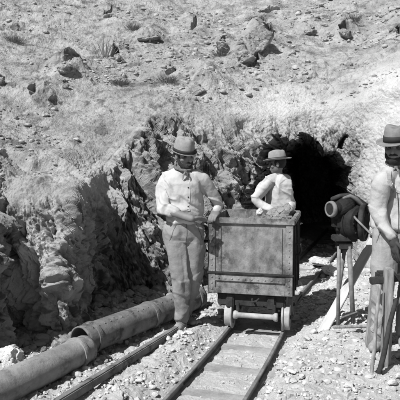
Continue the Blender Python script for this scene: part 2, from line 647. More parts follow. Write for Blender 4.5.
def build_hill():
    Q = control()
    nc = len(COLS)
    # u sampling: dense where the photograph looks
    seg_px = []
    for i in range(nc - 1):
        a, b = COLS[i][0], COLS[i + 1][0]
        if b < -100 or a > 500:
            seg_px.append(26)
        elif i < 5:
            seg_px.append(60)
        else:
            seg_px.append(max(36, int((b - a) * 2.3)))
    t = np.concatenate([i + np.arange(n) / n for i, n in enumerate(seg_px)] + [[nc - 1]])
    rows_n = [70, 110, 110, 60, 70, 90, 110, 90, 50, 16, 8]
    v = np.concatenate([i + np.arange(n) / n for i, n in enumerate(rows_n)] + [[len(rows_n)]])
    A = catmull(Q, t)                      # [U,row,3]
    B = catmull(np.swapaxes(A, 0, 1), v)   # [V,U,3]
    B = np.swapaxes(B, 0, 1)               # [U,V,3]
    U, Vn = B.shape[:2]
    du = np.gradient(B, axis=0)
    dv = np.gradient(B, axis=1)
    Nn = np.cross(du, dv)
    Nn /= np.linalg.norm(Nn, axis=2, keepdims=True) + 1e-9
    # make the normals face the camera side
    s = np.sign((Nn * (np.array([0, 0, 6.0]) - B)).sum(2, keepdims=True))
    Nn *= s
    P = B.reshape(-1, 3)
    N3 = Nn.reshape(-1, 3)
    vv = np.tile(v, U)
    uu = np.repeat(t, Vn)
    lipj = 0.35 * fbm(P * 0.9, 3, 91)
    cl = 1 - smooth(2.75, 3.35, vv + lipj)      # 1 on the cut face, 0 on the slope
    dist = np.linalg.norm(P - np.array([0, 0, CAMZ]), axis=1)
    near = 1 - smooth(14, 30, dist)
    S = strata(P)
    # large relief
    D = 0.14 * fbm(P * np.array([1.1, 1.1, 0.9]), 4, 3) * cl
    warp = np.stack([fbm(P * 2.2, 3, 61 + k) for k in range(3)], 1)
    Sw = strata(P + 0.10 * warp)
    c1, e1 = cells(Sw * np.array([4.2, 1.5, 3.2]), 21)
    c2, e2 = cells(Sw * np.array([11.0, 4.5, 9.0]), 33)
    # a steeper, shattered zone left of the first man, calmer on the left bank and on the right
    pxx, pyy = project(P)
    shat = smooth(60, 115, pxx) * (1 - smooth(300, 360, pxx) * 0.7)
    shat = 0.62 + 0.38 * shat
    zone = (1 - 0.82 * smooth(348, 380, pxx)) * (1 - 0.78 * np.exp(-((pxx - 218) / 40) ** 2 - ((pyy - 124) / 26) ** 2)) * (1 - .7 * np.exp(-((pxx - 312) / 60) ** 2 - ((pyy - 118) / 16) ** 2))
    zone = zone * (1 - 0.5 * np.exp(-((pxx - 92) / 22) ** 2 - ((pyy - 188) / 18) ** 2))
    strz = smooth(104, 116, pxx) * (1 - smooth(178, 200, pxx))
    shat = shat * zone * (1 + .25 * strz)
    mk = cl > .01
    iso = 1 - smooth(62, 88, pxx)

    def bl(Q_, m_, *a_):
        o_ = np.zeros(len(Q_))
        o_[m_] = blocks(Q_[m_], *a_)
        return o_
    b1 = bl(Sw * np.array([4.6, 1.7, 3.4]), mk, 121, 3.2, .14)
    b2 = bl(strata(P + .04 * warp) * np.array([11., 4.6, 9.0]), mk, 133, 3.0, .10)
    b3 = bl(strata(P + .02 * warp) * np.array([34., 9., 24.]), mk, 144, 4.0, .08)
    D += cl * iso * .10 * fbm(P * 2.6, 3, 151)

    b1i = bl(Sw * np.array([5.2, 2.4, 4.0]), mk & (iso > 0), 127, 3.6, .08)
    b1 = b1 * (1 - iso) + b1i * iso
    D += cl * shat * 0.14 * (1 + .65 * iso) * (b1 + .2)
    b2i = bl(strata(P + .05 * warp) * np.array([13., 6., 11.]), mk & (iso > 0), 137, 3.6, .08)
    b2 = b2 * (1 - .5 * iso) + b2i * iso * .5
    D += cl * shat * 0.085 * (1 + .3 * iso) * (b2 + .2)
    D += cl * 0.010 * fbm(P * 30, 3, 5)
    # slope: hummocks, ledges, small stones
    sl = (1 - cl)
    far = smooth(6, 14, dist)
    D += sl * (0.07 + 0.16 * far) * fbm(P * (0.75), 5, 8, 0.55)
    l1, le1 = cells(np.stack([P[:, 0] * 0.9 + 0.2 * P[:, 1], P[:, 1] * 1.5, P[:, 2] * 2.2], 1) + 0.35 * warp, 55)
    rough = smooth(0.0, 0.35, fbm(P * 0.55 + 3.1, 3, 71))
    D += sl * near * 0.10 * (0.1 + rough) * np.clip(l1, -.8, 1.2) * smooth(0, .3, le1)
    ms = (sl > .01) & (near > .02)
    l2 = bl(P * np.array([4.5, 4.5, 7.]) + 0.5 * warp, ms, 66, 2.5)
    l3 = bl(P * np.array([13., 13., 18.]) + 0.5 * warp, ms, 68, 2.5)
    oc = 0
    for (ox, oy, ow, oh, oa) in OUTCROPS:
        oc = oc + oa * np.exp(-((pxx - ox) / ow) ** 2 - ((pyy - oy) / oh) ** 2) * (vv > 2.9)
    D += oc * (.5 + .5 * l1 * smooth(0, .3, le1)) + .35 * np.minimum(oc, .3) * l2
    D += sl * near * 0.040 * (0.3 + rough) * np.maximum(l2, -.5)
    D += sl * near * .020 * (.3 + rough) * np.maximum(l3, -.6)
    fine = cl * .042 * (1 - .15 * iso) * b3 * (.06 + .94 * zone ** 1.6)  * (.8 + .4 * strz) + cl * .010 * vnoise(P * 45, 77) * zone
    fine += sl * near * (0.022 * fbm(P * 9, 4, 9, 0.6) + .012 * fbm(P * 26, 3, 10, .6))
    Dg = D.reshape(U, Vn)
    for _ in range(1):
        Dg[1:-1] = .5 * Dg[1:-1] + .25 * (Dg[2:] + Dg[:-2])
        Dg[:, 1:-1] = .5 * Dg[:, 1:-1] + .25 * (Dg[:, 2:] + Dg[:, :-2])
    D = Dg.reshape(-1) + fine
    P2 = P + N3 * D[:, None]
    # gullies/holes pushed into the face
    j = 3.2 * c1 + 2.0 * c2
    j2 = 3.2 * np.roll(c1, 977) + 1.5 * fbm(P * 9, 3, 14) * 2
    qx, qy = pxx + 0.55 * j, pyy + 0.55 * j + 2.0 * fbm(P * 7, 3, 15)
    lowm = (vv < 3.6)
    dP = np.where(lowm, poly_inside(qx, qy, PORTAL), -99)
    dC = np.where(lowm, poly_inside(pxx + 1.1 * j, pyy + 1.0 * j, CREVICE), -99)
    dS = np.where(lowm, poly_inside(qx, qy, SLOT), -99)
    tunnel = np.array([math.sin(math.radians(11)), math.cos(math.radians(11)), 0.0])
    pen = np.clip(dC / 7, 0, 1)
    P2 = P2 + tunnel * (1.6 * pen ** 0.8)[:, None] * (dC > 0)[:, None]
    # rocks standing inside the crevice
    P2 += np.array([-0.2, -1.0, 0.1]) * (np.clip(b1, 0, 1) * 0.35 * pen)[:, None]
    pen = np.clip(dP / 6.5, 0, 1)
    P2 = P2 + tunnel * (7.0 * pen ** 1.1)[:, None]
    P2 += np.stack([fbm(P2 * 3.5, 3, 81 + k) for k in range(3)], 1) * (0.10 * smooth(0, 0.3, pen))[:, None]
    pen = np.clip(dS / 3.0, 0, 1)
    P2 = P2 + tunnel * (0.35 * pen)[:, None]
    for poly in HOLLOWS:
        cx_ = sum(a for a, b in poly) / len(poly)
        cy_ = sum(b for a, b in poly) / len(poly)
        loc_ = (np.abs(pxx - cx_) < 30) & (np.abs(pyy - cy_) < 25) & (vv > 2.6)
        if not loc_.any():
            continue
        wob = 1.6 * fbm(P[loc_] * 5, 3, 15)
        dd = poly_inside(pxx[loc_] + wob, pyy[loc_] + 1.2 * wob, poly)
        pen = np.clip(dd / 2.2, 0, 1)
        yy_ = P[loc_, 1]
        P2[loc_] += np.array([.3, 1, -.25]) * (pen * 3.2 * yy_ / F * 12)[:, None] * .5
        # the rock stands proud above its hollow
        lip_ = np.exp(-((pxx[loc_] - cx_) / 9) ** 2 - ((pyy[loc_] - cy_ + 9) / 7) ** 2) * (dd < 0)
        P2[loc_] += np.array([0, -.5, .6]) * (lip_ * 5 * yy_ / F)[:, None]
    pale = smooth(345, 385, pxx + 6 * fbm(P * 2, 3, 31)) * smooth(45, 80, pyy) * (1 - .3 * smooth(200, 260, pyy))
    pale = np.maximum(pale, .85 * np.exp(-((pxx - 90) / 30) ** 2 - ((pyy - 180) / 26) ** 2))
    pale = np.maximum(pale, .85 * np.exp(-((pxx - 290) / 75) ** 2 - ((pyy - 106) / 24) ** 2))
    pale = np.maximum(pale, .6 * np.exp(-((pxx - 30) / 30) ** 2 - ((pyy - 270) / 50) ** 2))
    idx = np.arange(U * Vn).reshape(U, Vn)
    Fq = np.stack([idx[:-1, :-1].ravel(), idx[1:, :-1].ravel(), idx[1:, 1:].ravel(), idx[:-1, 1:].ravel()], 1)
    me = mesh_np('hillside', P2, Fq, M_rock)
    fl = vnoise(Sw * np.array([38., 9., 26.]), 701) + .6 * vnoise(Sw * np.array([80., 24., 60.]), 702) + .5 * vnoise(Sw * np.array([9., 3., 9.]), 703)
    fleck = smooth(.25, .7, fl) * cl * (.35 + .65 * zone)
    f_ = me.attributes.new('fleck', 'FLOAT', 'POINT')
    f_.data.foreach_set('value', fleck.astype(np.float32))
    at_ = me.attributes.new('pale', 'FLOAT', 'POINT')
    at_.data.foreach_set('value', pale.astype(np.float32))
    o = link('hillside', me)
    o['kind'] = 'structure'
    G = P2.reshape(U, Vn, 3)
    return G, Nn, t, v


HILL, HILLN, HT, HV = build_hill()


# track centre line
TRK = np.array([(-1.35, 0.0), (-.62, 1.8), (-.2, 3.0), (.225, 4.23), (.54, 5.25), (.79, 6.2), (1.1, 7.0), (1.52, 8.0), (2.0, 9.3), (2.6, 11.0), (3.1, 12.4)])
TRK[:, 0] += .033


def track_at(y):
    return np.interp(y, TRK[:, 1], TRK[:, 0])


_ty = np.linspace(0, 12.4, 400)
_tx = np.interp(_ty, TRK[:, 1], TRK[:, 0])
_k = np.ones(25) / 25
_txs = _tx.copy()
_txs[12:-12] = np.convolve(_tx, _k, 'valid')


def track_x(y):
    return np.interp(y, _ty, _txs)


def ground_z(x, y):
    x = np.asarray(x, float)
    y = np.asarray(y, float)
    P = np.stack([x, y, np.zeros_like(x)], -1)
    dtr = np.abs(x - track_x(y))
    in_y = (y > -0.5) & (y < 12.5)
    w = smooth(0.30, 0.55, dtr)
    z = -0.062 + 0.010 * fbm(P * 6, 3, 201)
    side = 0.03 + 0.045 * fbm(P * 1.7, 3, 202) + 0.02 * fbm(P * 7, 3, 203)
    # spoil bank right of the track
    right = smooth(0.45, 0.95, x - track_x(y)) * smooth(7.6, 6.2, y)
    side = side + right * (0.03 + 0.08 * smooth(3.5, 5.4, y))
    # trench under the pipe on the left
    left = smooth(0.5, 0.85, track_x(y) - x)
    side = side - left * 0.055
    z = np.where(in_y, z * (1 - w) + side * w * 0.9 + (-0.04) * w * 0, side)
    far = smooth(12, 40, np.hypot(x, y))
    z = z + far * 0.5 * fbm(P * 0.08, 3, 204)
    return z


def build_ground():
    def axis(breaks):
        out = []
        for (a, b, st) in breaks:
            out.append(np.arange(a, b, st))
        out.append([breaks[-1][1]])
        return np.concatenate(out)
    xs = axis([(-90, -10, 8), (-10, -3.5, .5), (-3.5, -1.9, .06), (-1.9, 2.6, .009), (2.6, 4.5, .08), (4.5, 10, .5), (10, 90, 8)])
    ys = axis([(-90, -10, 8), (-10, 1, .5), (1, 3.2, .06), (3.2, 6.6, .009), (6.6, 9.0, .02), (9, 13, .08)])
    X, Y = np.meshgrid(xs, ys, indexing='ij')
    Z = ground_z(X, Y)
    P = np.stack([X, Y, Z], -1).reshape(-1, 3)
    m = (np.abs(P[:, 0]) < 4.5) & (P[:, 1] > 1) & (P[:, 1] < 9)
    Q = P[m]
    c, e = cells(Q * np.array([11., 11., 11.]) + 0.3 * fbm(Q * 5, 2, 7)[:, None], 301)
    dtr = np.abs(Q[:, 0] - track_x(Q[:, 1]))
    rough = 0.35 + 0.65 * smooth(0.3, 0.5, dtr)
    P[m, 2] += rough * (0.012 * c + 0.012 * fbm(Q * 22, 3, 302))
    U, Vn = X.shape
    idx = np.arange(U * Vn).reshape(U, Vn)
    Fq = np.stack([idx[:-1, :-1].ravel(), idx[1:, :-1].ravel(), idx[1:, 1:].ravel(), idx[:-1, 1:].ravel()], 1)
    o = link('ground', mesh_np('ground', P, Fq, M_ground))
    o['kind'] = 'structure'


build_ground()


# ------------------------------------------------------------------ stones
def ico(sub):
    import bmesh
    bm = bmesh.new()
    bmesh.ops.create_icosphere(bm, subdivisions=sub, radius=1)
    V = np.array([v.co[:] for v in bm.verts])
    Fs = np.array([[v.index for v in f.verts] for f in bm.faces])
    bm.free()
    return V, Fs


ICO = {k: ico(k) for k in (1, 2, 3, 5)}


def rock_shape(sub, planes=9, lo=.42, hi=.85, rg=RNG):
    V, Fs = ICO[sub]
    n = rg.normal(size=(planes, 3))
    n /= np.linalg.norm(n, axis=1, keepdims=True)
    h = rg.uniform(lo, hi, planes)
    d = V @ n.T
    r = np.where(d > 0.05, h / np.maximum(d, 0.05), 9).min(1)
    r = np.minimum(r, 1.0)
    return V * r[:, None], Fs


def scatter(name, pts, sizes, m, sub=1, variants=12, flatten=(0.5, 0.9), normals=None):
    shapes = [rock_shape(sub) for _ in range(variants)]
    n = len(pts)
    VV, FF = [], []
    o = 0
    for i in range(n):
        V, Fs = shapes[i % variants]
        s = sizes[i] * np.array([RNG.uniform(.8, 1.2), RNG.uniform(.8, 1.2), RNG.uniform(*flatten)])
        q = RNG.normal(size=4)
        q /= np.linalg.norm(q)
        w, x, y, z = q
        R = np.array([[1 - 2 * (y * y + z * z), 2 * (x * y - z * w), 2 * (x * z + y * w)],
                      [2 * (x * y + z * w), 1 - 2 * (x * x + z * z), 2 * (y * z - x * w)],
                      [2 * (x * z - y * w), 2 * (y * z + x * w), 1 - 2 * (x * x + y * y)]])
        W = ((V @ R.T) * s) + pts[i]
        VV.append(W)
        FF.append(Fs + o)
        o += len(V)
    return link(name, mesh_np(name, np.concatenate(VV), np.concatenate(FF), m))


def sizes_pow(n, lo, hi, a=2.3):
    u = RNG.uniform(size=n)
    return (lo ** (1 - a) + u * (hi ** (1 - a) - lo ** (1 - a))) ** (1 / (1 - a))


def ground_pts(n, x0, x1, y0, y1, keep=None):
    x = RNG.uniform(x0, x1, n)
    y = RNG.uniform(y0, y1, n)
    if keep is not None:
        k = keep(x, y)
        x, y = x[k], y[k]
    return np.stack([x, y, ground_z(x, y)], 1)


def off_rails(x, y):
    d = np.abs(x - track_x(y))
    return (np.abs(d - 0.25) > 0.045)


p = ground_pts(11000, -1.7, 2.5, 3.0, 7.2, lambda x, y: off_rails(x, y) & ((np.abs(x - track_x(y)) > .3) | (RNG.uniform(size=len(x)) < .25)))
s = sizes_pow(len(p), 0.006, 0.045, 2.6)
inner = np.abs(p[:, 0] - track_x(p[:, 1])) < 0.33
s = np.where(inner, np.minimum(s, 0.014), s)
p[:, 2] += s * 0.25
o = scatter('rubble', p, s, M_stone, sub=2, variants=24)
tag(o, 'pale broken rubble strewn over the ground beside the rails', 'rubble', kind='stuff')
p = ground_pts(1100, .2, 3.2, 6.4, 10.5, off_rails)
s = sizes_pow(len(p), 0.015, 0.09)
p[:, 2] += s * 0.25
o = scatter('tunnel_rubble', p, s, M_stone, sub=2)
tag(o, 'broken rock strewn over the floor of the tunnel mouth', 'rubble', kind='stuff')


def hill_pts(n, r0, r1, pxlo=-60, pxhi=460):
    """random points of the slope: rows r0..r1 of the control grid"""
    out, nn = [], []
    U, V = HILL.shape[:2]
    vi = np.where((HV >= r0) & (HV <= r1))[0]
    allp = HILL[:, vi].reshape(-1, 3)
    alln = HILLN[:, vi].reshape(-1, 3)
    px, py = project(allp)
    k = np.where((px > pxlo) & (px < pxhi) & (py > -30))[0]
    # area-uniform on the ground: weight ~ distance^2 / grid density is close to screen uniform, so bias mildly to far
    c = RNG.choice(k, n)
    return allp[c], alln[c], px[c], py[c]


p, nn, px, py = hill_pts(4200, 4.1, 8.2)
cl_ = fbm(p * 0.9, 3, 71)
k = cl_ > -0.05
p, nn = p[k], nn[k]
d = np.linalg.norm(p, axis=1)
s = sizes_pow(len(p), 0.010, 0.055, 2.2) * (d / 7) ** 0.8
p = p + nn * (s * 0.15)[:, None]
o = scatter('scree', p, s, M_scree, sub=2, variants=24, flatten=(.45, .8))
tag(o, 'small loose stones scattered over the slope above the cut', 'stones', kind='stuff')

# rubble at the foot of the cut
pts = []
for i in range(0, HILL.shape[0], 3):
    a = HILL[i, 55]
    pxx, _ = project(a[None])
    if -60 < pxx[0] < 430 and not (286 < pxx[0] < 362):
        for k in range(4):
            q = a + np.array([RNG.uniform(-.1, .1), -RNG.uniform(0, .35), 0])
            q[2] = ground_z(q[0], q[1]) + 0.0
            if abs(q[0] - track_x(q[1])) > 0.4:
                pts.append(q)
pts = np.array(pts)
s = sizes_pow(len(pts), 0.02, 0.09)
pts[:, 2] += s * .3
o = scatter('fallen_rubble', pts, s, M_rock, sub=2)
tag(o, 'fallen rock fragments heaped along the foot of the cut', 'rubble', kind='stuff')


def boulder(label, loc, size, rz=0, m=M_rock, seed=0, sink=.25, cuts=16, tilt=0):
    rg = np.random.default_rng(seed)
    V, Fs = rock_shape(5, cuts, .5, .88, rg)
    c, e = cells(V * 2.6 + seed, 400 + seed)
    nrm = V / np.linalg.norm(V, axis=1, keepdims=True)
    V = V + nrm * (0.05 * c - 0.04 * (1 - smooth(0, .12, e)) + 0.02 * fbm(V * 8, 3, seed))[:, None]
    V = V * np.array(size)
    o = link('boulder', mesh_np('boulder', V, Fs, m), None, (loc[0], loc[1], loc[2] + size[2] * (1 - 2 * sink) * .5), (tilt, 0, rz))
    return tag(o, label, 'boulder', 'loose boulders')


# near boulders bottom left
b = gat(9, 352, 0.0)
boulder('pale blocky boulder in the bottom left corner below the pipe end', (at(11, 349, 4.1)[0], 4.1, .055), (.135, .12, .125), .3, M_stone_pale, 3)
b = gat(4, 372, 0.0)
boulder('pale boulder at the left edge just under the blocky corner boulder', (at(3, 372, 3.92)[0], 3.92, -.01), (.13, .10, .09), 1.1, M_stone_pale, 5)
b = at(14, 172 + 90, 4.75)


def hill_near(px, py, r0=3.05, r1=9):
    vi = np.where((HV >= r0) & (HV <= r1))[0]
    A = HILL[:, vi].reshape(-1, 3)
    NN = HILLN[:, vi].reshape(-1, 3)
    X, Y = project(A)
    k = np.argmin((X - px) ** 2 + (Y - py) ** 2)
    return A[k], NN[k]


for (label, px, py, w, h, rz, sd) in [
    ('large cracked outcrop boulder on the slope above the tunnel mouth', 261, 40, 26, 15, .4, 11),
    ('dark hollow-sided boulder just below the large cracked outcrop', 245, 58, 24, 8, -.3, 12),
    ('low dark boulder high on the left side of the slope', 70, 69, 20, 7, .2, 13),
    ('small dark boulder beside the spiky plant on the slope', 118, 58, 10, 6, .9, 14),
    ('flat dark boulder near the top edge above the tunnel', 311, 33, 13, 4, .1, 15),
    ('rounded boulder high up on the right of the slope', 346, 34, 14, 7, .5, 16),
    ('small boulder below the low dark one on the left slope', 66, 86, 8, 5, .8, 17),
    ('long low boulder on the upper middle of the slope', 148, 38, 24, 5, .0, 18),
    ('grey boulder left of the large cracked outcrop', 224, 48, 18, 9, .6, 19),
    ('small angular boulder standing near the lip over the first man', 200, 92, 14, 6, 1.3, 20),
    ('boulder at the far left edge of the slope', 2, 82, 10, 6, 1.0, 21),
    ('small boulder at the top of the slope left of centre', 110, 17, 12, 5, .3, 22),
]:
    P0, N0 = hill_near(px, py + h * .4)
    k = P0[1] / F
    boulder(label, (P0[0], P0[1], P0[2] + h * k * .15), (w * k * .62, w * k * .45, h * k * .9), rz, M_rock, sd)

# rocks lying in the tunnel mouth
for (label, px, py, w, h, sd) in [
    ('pale flat slab of rock lying on the tunnel floor', 318, 262, 24, 7, 31),
    ('pale slab leaning lower in the tunnel mouth behind the machine legs', 331, 272, 20, 7, 32),
]:
    q = gat(px, py, 0.03)
    k = q[1] / F
    boulder(label, (q[0], q[1], .03), (w * k / 2, w * k * .6, h * k * .6), .4, M_stone_pale, sd, tilt=.15)


# scrub
def tuft(VV, FF, c, n, h, r, blades, lean=0.7, width=0.004):
    for _ in range(blades):
        a = random.uniform(0, 2 * PI)
        l = random.uniform(.1, lean)
        hh = h * random.uniform(.6, 1.1)
        b0 = c + np.array([math.cos(a), math.sin(a), 0]) * r * random.uniform(0, 1)
        tip = b0 + np.array([math.cos(a) * l * hh, math.sin(a) * l * hh, hh])
        mid = b0 * .5 + tip * .5 + np.array([0, 0, hh * .12])
        w = np.array([-math.sin(a), math.cos(a), 0]) * width * random.uniform(.6, 1.3)
        i = len(VV)
        VV += [b0 - w, b0 + w, mid + w * .8, mid - w * .8, tip, tip + w * .1]
        FF += [(i, i + 1, i + 2, i + 3), (i + 3, i + 2, i + 5, i + 4)]


VV, FF = [], []
p, nn, px, py = hill_pts(650, 3.5, 8.0)
m_ = fbm(p * 0.7 + 9, 3, 171) > -.1
for q in p[m_]:
    d = np.linalg.norm(q)
    tuft(VV, FF, q, None, random.uniform(.02, .06), .04, 16, 1.3, .0018 * d / 8)
o = link('scrub', mesh_np('scrub', np.array(VV), np.array(FF), M_scrub))
tag(o, 'sparse dry tufts of grass growing over the slope', 'scrub', kind='stuff')

for (label, px, py, h, mm) in [
    ('spiky dry plant with pale blades on the upper left slope', 104, 56, .26, M_wood_pale),
    ('dark low dry bush left of the large cracked outcrop', 222, 56, .16, M_scrub),
    ('dry bush on the middle of the slope above the first man', 168, 82, .18, M_scrub),
    ('dry bush on the lower left of the slope below the boulders', 120, 84, .14, M_scrub),
    ('dry bush near the top of the slope above the outcrop', 258, 22, .2, M_scrub),
    ('dry bush high on the right of the slope', 352, 22, .22, M_scrub),
    ('small dry bush on the left edge of the slope', 14, 42, .18, M_scrub),
    ('small dry bush low on the slope over the left bank', 56, 104, .10, M_scrub),
    ('dry bush at the top of the slope just right of the spiky plant', 134, 30, .18, M_scrub),
]:
    P0, N0 = hill_near(px, py)
    VV, FF = [], []
    tuft(VV, FF, P0 - np.array([0, 0, .02]), None, h * (.62 if mm is M_scrub else 1), h * (.9 if mm is M_scrub else .6), 420 if mm is M_scrub else 60, 2.0 if mm is M_scrub else 1.2, .0028 if mm is M_scrub else .007)
    me = mesh_np('dry_bush', np.array(VV) - P0, np.array(FF), mm)
    o = link('dry_bush' if mm is M_scrub else 'spiky_plant', me, None, tuple(P0))
    tag(o, label, 'bush' if mm is M_scrub else 'plant', 'dry plants on the slope')


# ------------------------------------------------------------------ track
def rail_path(off, y0, y1, n=60):
    out = []
    for y in np.linspace(y0, y1, n):
        x = track_x(y)
        dx = (track_x(y + .05) - track_x(y - .05)) / .1
        l = math.hypot(1, dx)
        out.append(Vector((x + off / l, y - off * dx / l, 0)))
    return out


def rail_mesh(path, prof, name, m):
    V, Fs = [], []
    n, k = len(path), len(prof)
    for i, p_ in enumerate(path):
        t = (path[min(i + 1, n - 1)] - path[max(i - 1, 0)]).normalized()
        w = Vector((t.y, -t.x, 0))
        for (a, b) in prof:
            V.append(p_ + w * a + Vector((0, 0, b)))
    for i in range(n - 1):
        for j_ in range(k):
            a, b = i * k + j_, i * k + (j_ + 1) % k
            Fs.append((a, b, b + k, a + k))
    Fs.append(tuple(range(k))[::-1])
    Fs.append(tuple((n - 1) * k + j_ for j_ in range(k)))
    mb = MB().add(V, Fs)
    return mb.mesh(name, m)


RP = [(-.026, -.056), (.026, -.056), (.026, -.050), (.006, -.044), (.005, -.018), (.013, -.013), (.013, -.002), (.010, 0), (-.010, 0), (-.013, -.002),
      (-.013, -.013), (-.005, -.018), (-.006, -.044), (-.026, -.050)]
trk = thing('mine_track', 'narrow curving mine rails on dusty wooden sleepers under the ore cart', 'railway track', (.54, 5.2, -.06))
for sgn in (-1, 1):
    me = rail_mesh([p_ - Vector((.54, 5.2, -.06)) for p_ in rail_path(sgn * .25, 1.0, 12.2, 90)], RP, 'rail', M_rail)
    link('rail', me, trk)
for sgn in (-1, 1):
    for yy in (4.05 + .1 * sgn, 6.4):
        pp = rail_path(sgn * .25, yy - .14, yy + .14, 6)
        for side in (-1, 1):
            me = rail_mesh([p_ - Vector((.54, 5.2, -.06)) for p_ in pp], [(side * .007 - .004, -.040), (side * .007 + .004, -.040), (side * .007 + .004, -.016), (side * .007 - .004, -.016)], 'fishplate', M_iron_dark)
            link('fishplate', me, trk)
y = 1.4
while y < 11.8:
    x = track_x(y)
    dx = (track_x(y + .05) - track_x(y - .05)) / .1
    ang = -math.atan(dx) + random.uniform(-.03, .03)
    mb = MB().box((0, 0, 0), (.84 + random.uniform(-.05, .05), .13, .07), bev=.012)
    mb.build('sleeper', M_wood_sleeper, trk, loc=(x - .54, y - 5.2, -.056 - .035 + .006 + .06), rot=(0, 0, ang))
    y += 0.47

# loose beam beside the track
a = gat(70, 402, 0.0)
b = gat(177, 334, 0.0)
dv = Vector(b - a)
beam = MB().box((0, 0, 0), (.055, dv.length + .3, .065), bev=.008).mesh('loose_beam', M_pipe)
c = (Vector(a) + Vector(b)) / 2
o = link('loose_beam', beam, None, (c.x, c.y + .02, .035), (0, 0, math.atan2(dv.y, dv.x) - PI / 2))
tag(o, 'dark straight iron beam lying between the pipe and the left rail', 'beam')


# ------------------------------------------------------------------ pipes
def pipe(label, A, B, r, m, m2, dents=0, seed=0, inner=.012):
    A, B = Vector(A), Vector(B)
    d = B - A
    L_ = d.length
    root = thing('iron_pipe', label, 'pipe', tuple(A))
    root.rotation_euler = d.to_track_quat('Z', 'Y').to_euler()
    prof = []
    n = 70
    outer = [(r, L_ * i / n) for i in range(n + 1)]
    inn = [(r - inner, L_ * i / n) for i in range(n, -1, -1)]
    mb = MB().lathe(outer + inn, 48, closed=True)
    V = np.array(mb.v)
    ang = np.arctan2(V[:, 1], V[:, 0])
    q = np.stack([np.cos(ang), np.sin(ang), V[:, 2] * 1.0], 1)
    k = 1 + 0.045 * fbm(q * 1.5 + seed, 2, 500 + seed) + .012 * fbm(q * 7 + seed, 2, 510)
    V[:, :2] *= k[:, None]
    mb.v = [tuple(v_) for v_ in V]
    for t in (0.10, L_ * .5, L_ - .11):
        MB().lathe([(r * .96, t), (r + .010, t), (r + .012, t + .02), (r + .010, t + .04), (r * .96, t + .04)], 48).build('collar', m2, root, sm=False)
    # riveted seam, part of the tube's own surface
    for i in range(int(L_ / .07)):
        mb.ell((0.0, 0, .08 + i * .07), (.006, .006, .006), seg=8, rings=6)
        mb.v[-(8 * 5 + 2):] = [(v_[0] + (r + .002) * math.cos(2.1), v_[1] + (r + .002) * math.sin(2.1), v_[2]) for v_ in mb.v[-(8 * 5 + 2):]]
    mb.build('tube', m, root, sm=True)
    return root


pipe('long dark pipe running behind the first man, its open mouth lower left', (-.955, 4.37, .115), (-.02, 5.78, .12), .119, M_pipe, M_pipe, seed=1)
pipe('pale pipe section in the bottom left, nearest the camera', (-.90, 4.325, .072), (-1.85, 2.6, .05), .112, M_pipe_lit, M_pipe_lit, seed=5)

# ------------------------------------------------------------------ ore cart
YAW = -math.radians(13.5)
cart = thing('ore_cart', 'riveted iron ore cart standing on the mine rails', 'mine cart', (.452 + .39 * math.sin(-YAW), 5.0 + .39 * math.cos(YAW), 0), YAW)
W, L_, Z0, Z1 = .765, .78, .335, 1.03
th = .022
HB = (Z1 - Z0)
# tub: four walls and a floor, as one open box
mb = MB()
mb.box((0, -L_ / 2 + th / 2, (Z0 + Z1) / 2), (W, th, HB))
mb.box((0, L_ / 2 - th / 2, (Z0 + Z1) / 2), (W, th, HB))
for sx in (-1, 1):
    mb.box((sx * (W / 2 - th / 2), 0, (Z0 + Z1) / 2), (th, L_ - 2 * th, HB))
mb.box((0, 0, Z0 + .012), (W - 2 * th, L_ - 2 * th, .024))
mb.build('tub', M_iron, cart)


def rivet(mb, x, y, z, r=.009, ax='y', s=-1):
    R = (r, r * .6, r) if ax == 'y' else (r * .6, r, r)
    mb.ell((x, y, z), R, seg=8, rings=6)


yf = -L_ / 2
# rim
mb = MB()
mb.box((0, yf - .008, Z1 - .022), (W + .03, .03, .055), bev=.006)
mb.box((0, -yf + .008, Z1 - .022), (W + .03, .03, .055), bev=.006)
for sx in (-1, 1):
    mb.box((sx * (W / 2 + .006), 0, Z1 - .022), (.03, L_ - .015, .052), bev=.006)
mb.build('rim', M_iron, cart)
# front frame strips
for x in (-W / 2 + .032, W / 2 - .032):
    mb = MB().box((x, yf - .006, (Z0 + Z1) / 2 - .02), (.064, .012, HB - .05), bev=.003)
    for z in np.arange(Z0 + .04, Z1 - .07, .055):
        rivet(mb, x, yf - .013, z)
    mb.build('corner_strip', M_iron, cart)
for x in (-W / 2 + .105, W / 2 - .105):
    mb = MB().box((x, yf - .004, (Z0 + Z1) / 2 + .05), (.022, .010, HB - .26), bev=.002)
    mb.build('upright_strip', M_iron, cart)
zs = 1.6 - (275 - 155) * 5.0 / F
mb = MB().box((0, yf - .012, zs), (W + .02, .02, .02), bev=.004)
mb.build('dark_strap', M_iron_dark, cart)
mb = MB().box((0, yf - .009, zs - .05), (W - .13, .014, .05), bev=.003)
for x in np.arange(-W / 2 + .1, W / 2 - .08, .06):
    rivet(mb, x, yf - .018, zs - .05, .008)
mb.build('lower_strip', M_iron, cart)
mb = MB().box((0, yf - .007, Z0 + .03), (W - .13, .014, .05), bev=.003)
mb.build('bottom_strip', M_iron, cart)
# side ribs and hooks
for sx in (-1, 1):
    for yy in (-.33, -.11, .11, .33):
        MB().box((sx * (W / 2 + .008), yy, (Z0 + Z1) / 2 - .03), (.016, .05, HB - .06), bev=.003).build('side_rib', M_iron_dark, cart)
    mb = MB().tube([(sx * (W / 2 + .02), -.30, .80), (sx * (W / 2 + .06), -.30, .80), (sx * (W / 2 + .07), -.28, .74), (sx * (W / 2 + .045), -.27, .70), (sx * (W / 2 + .02), -.27, .70)], .011, 10)
    mb.build('side_hook', M_iron_dark, cart)
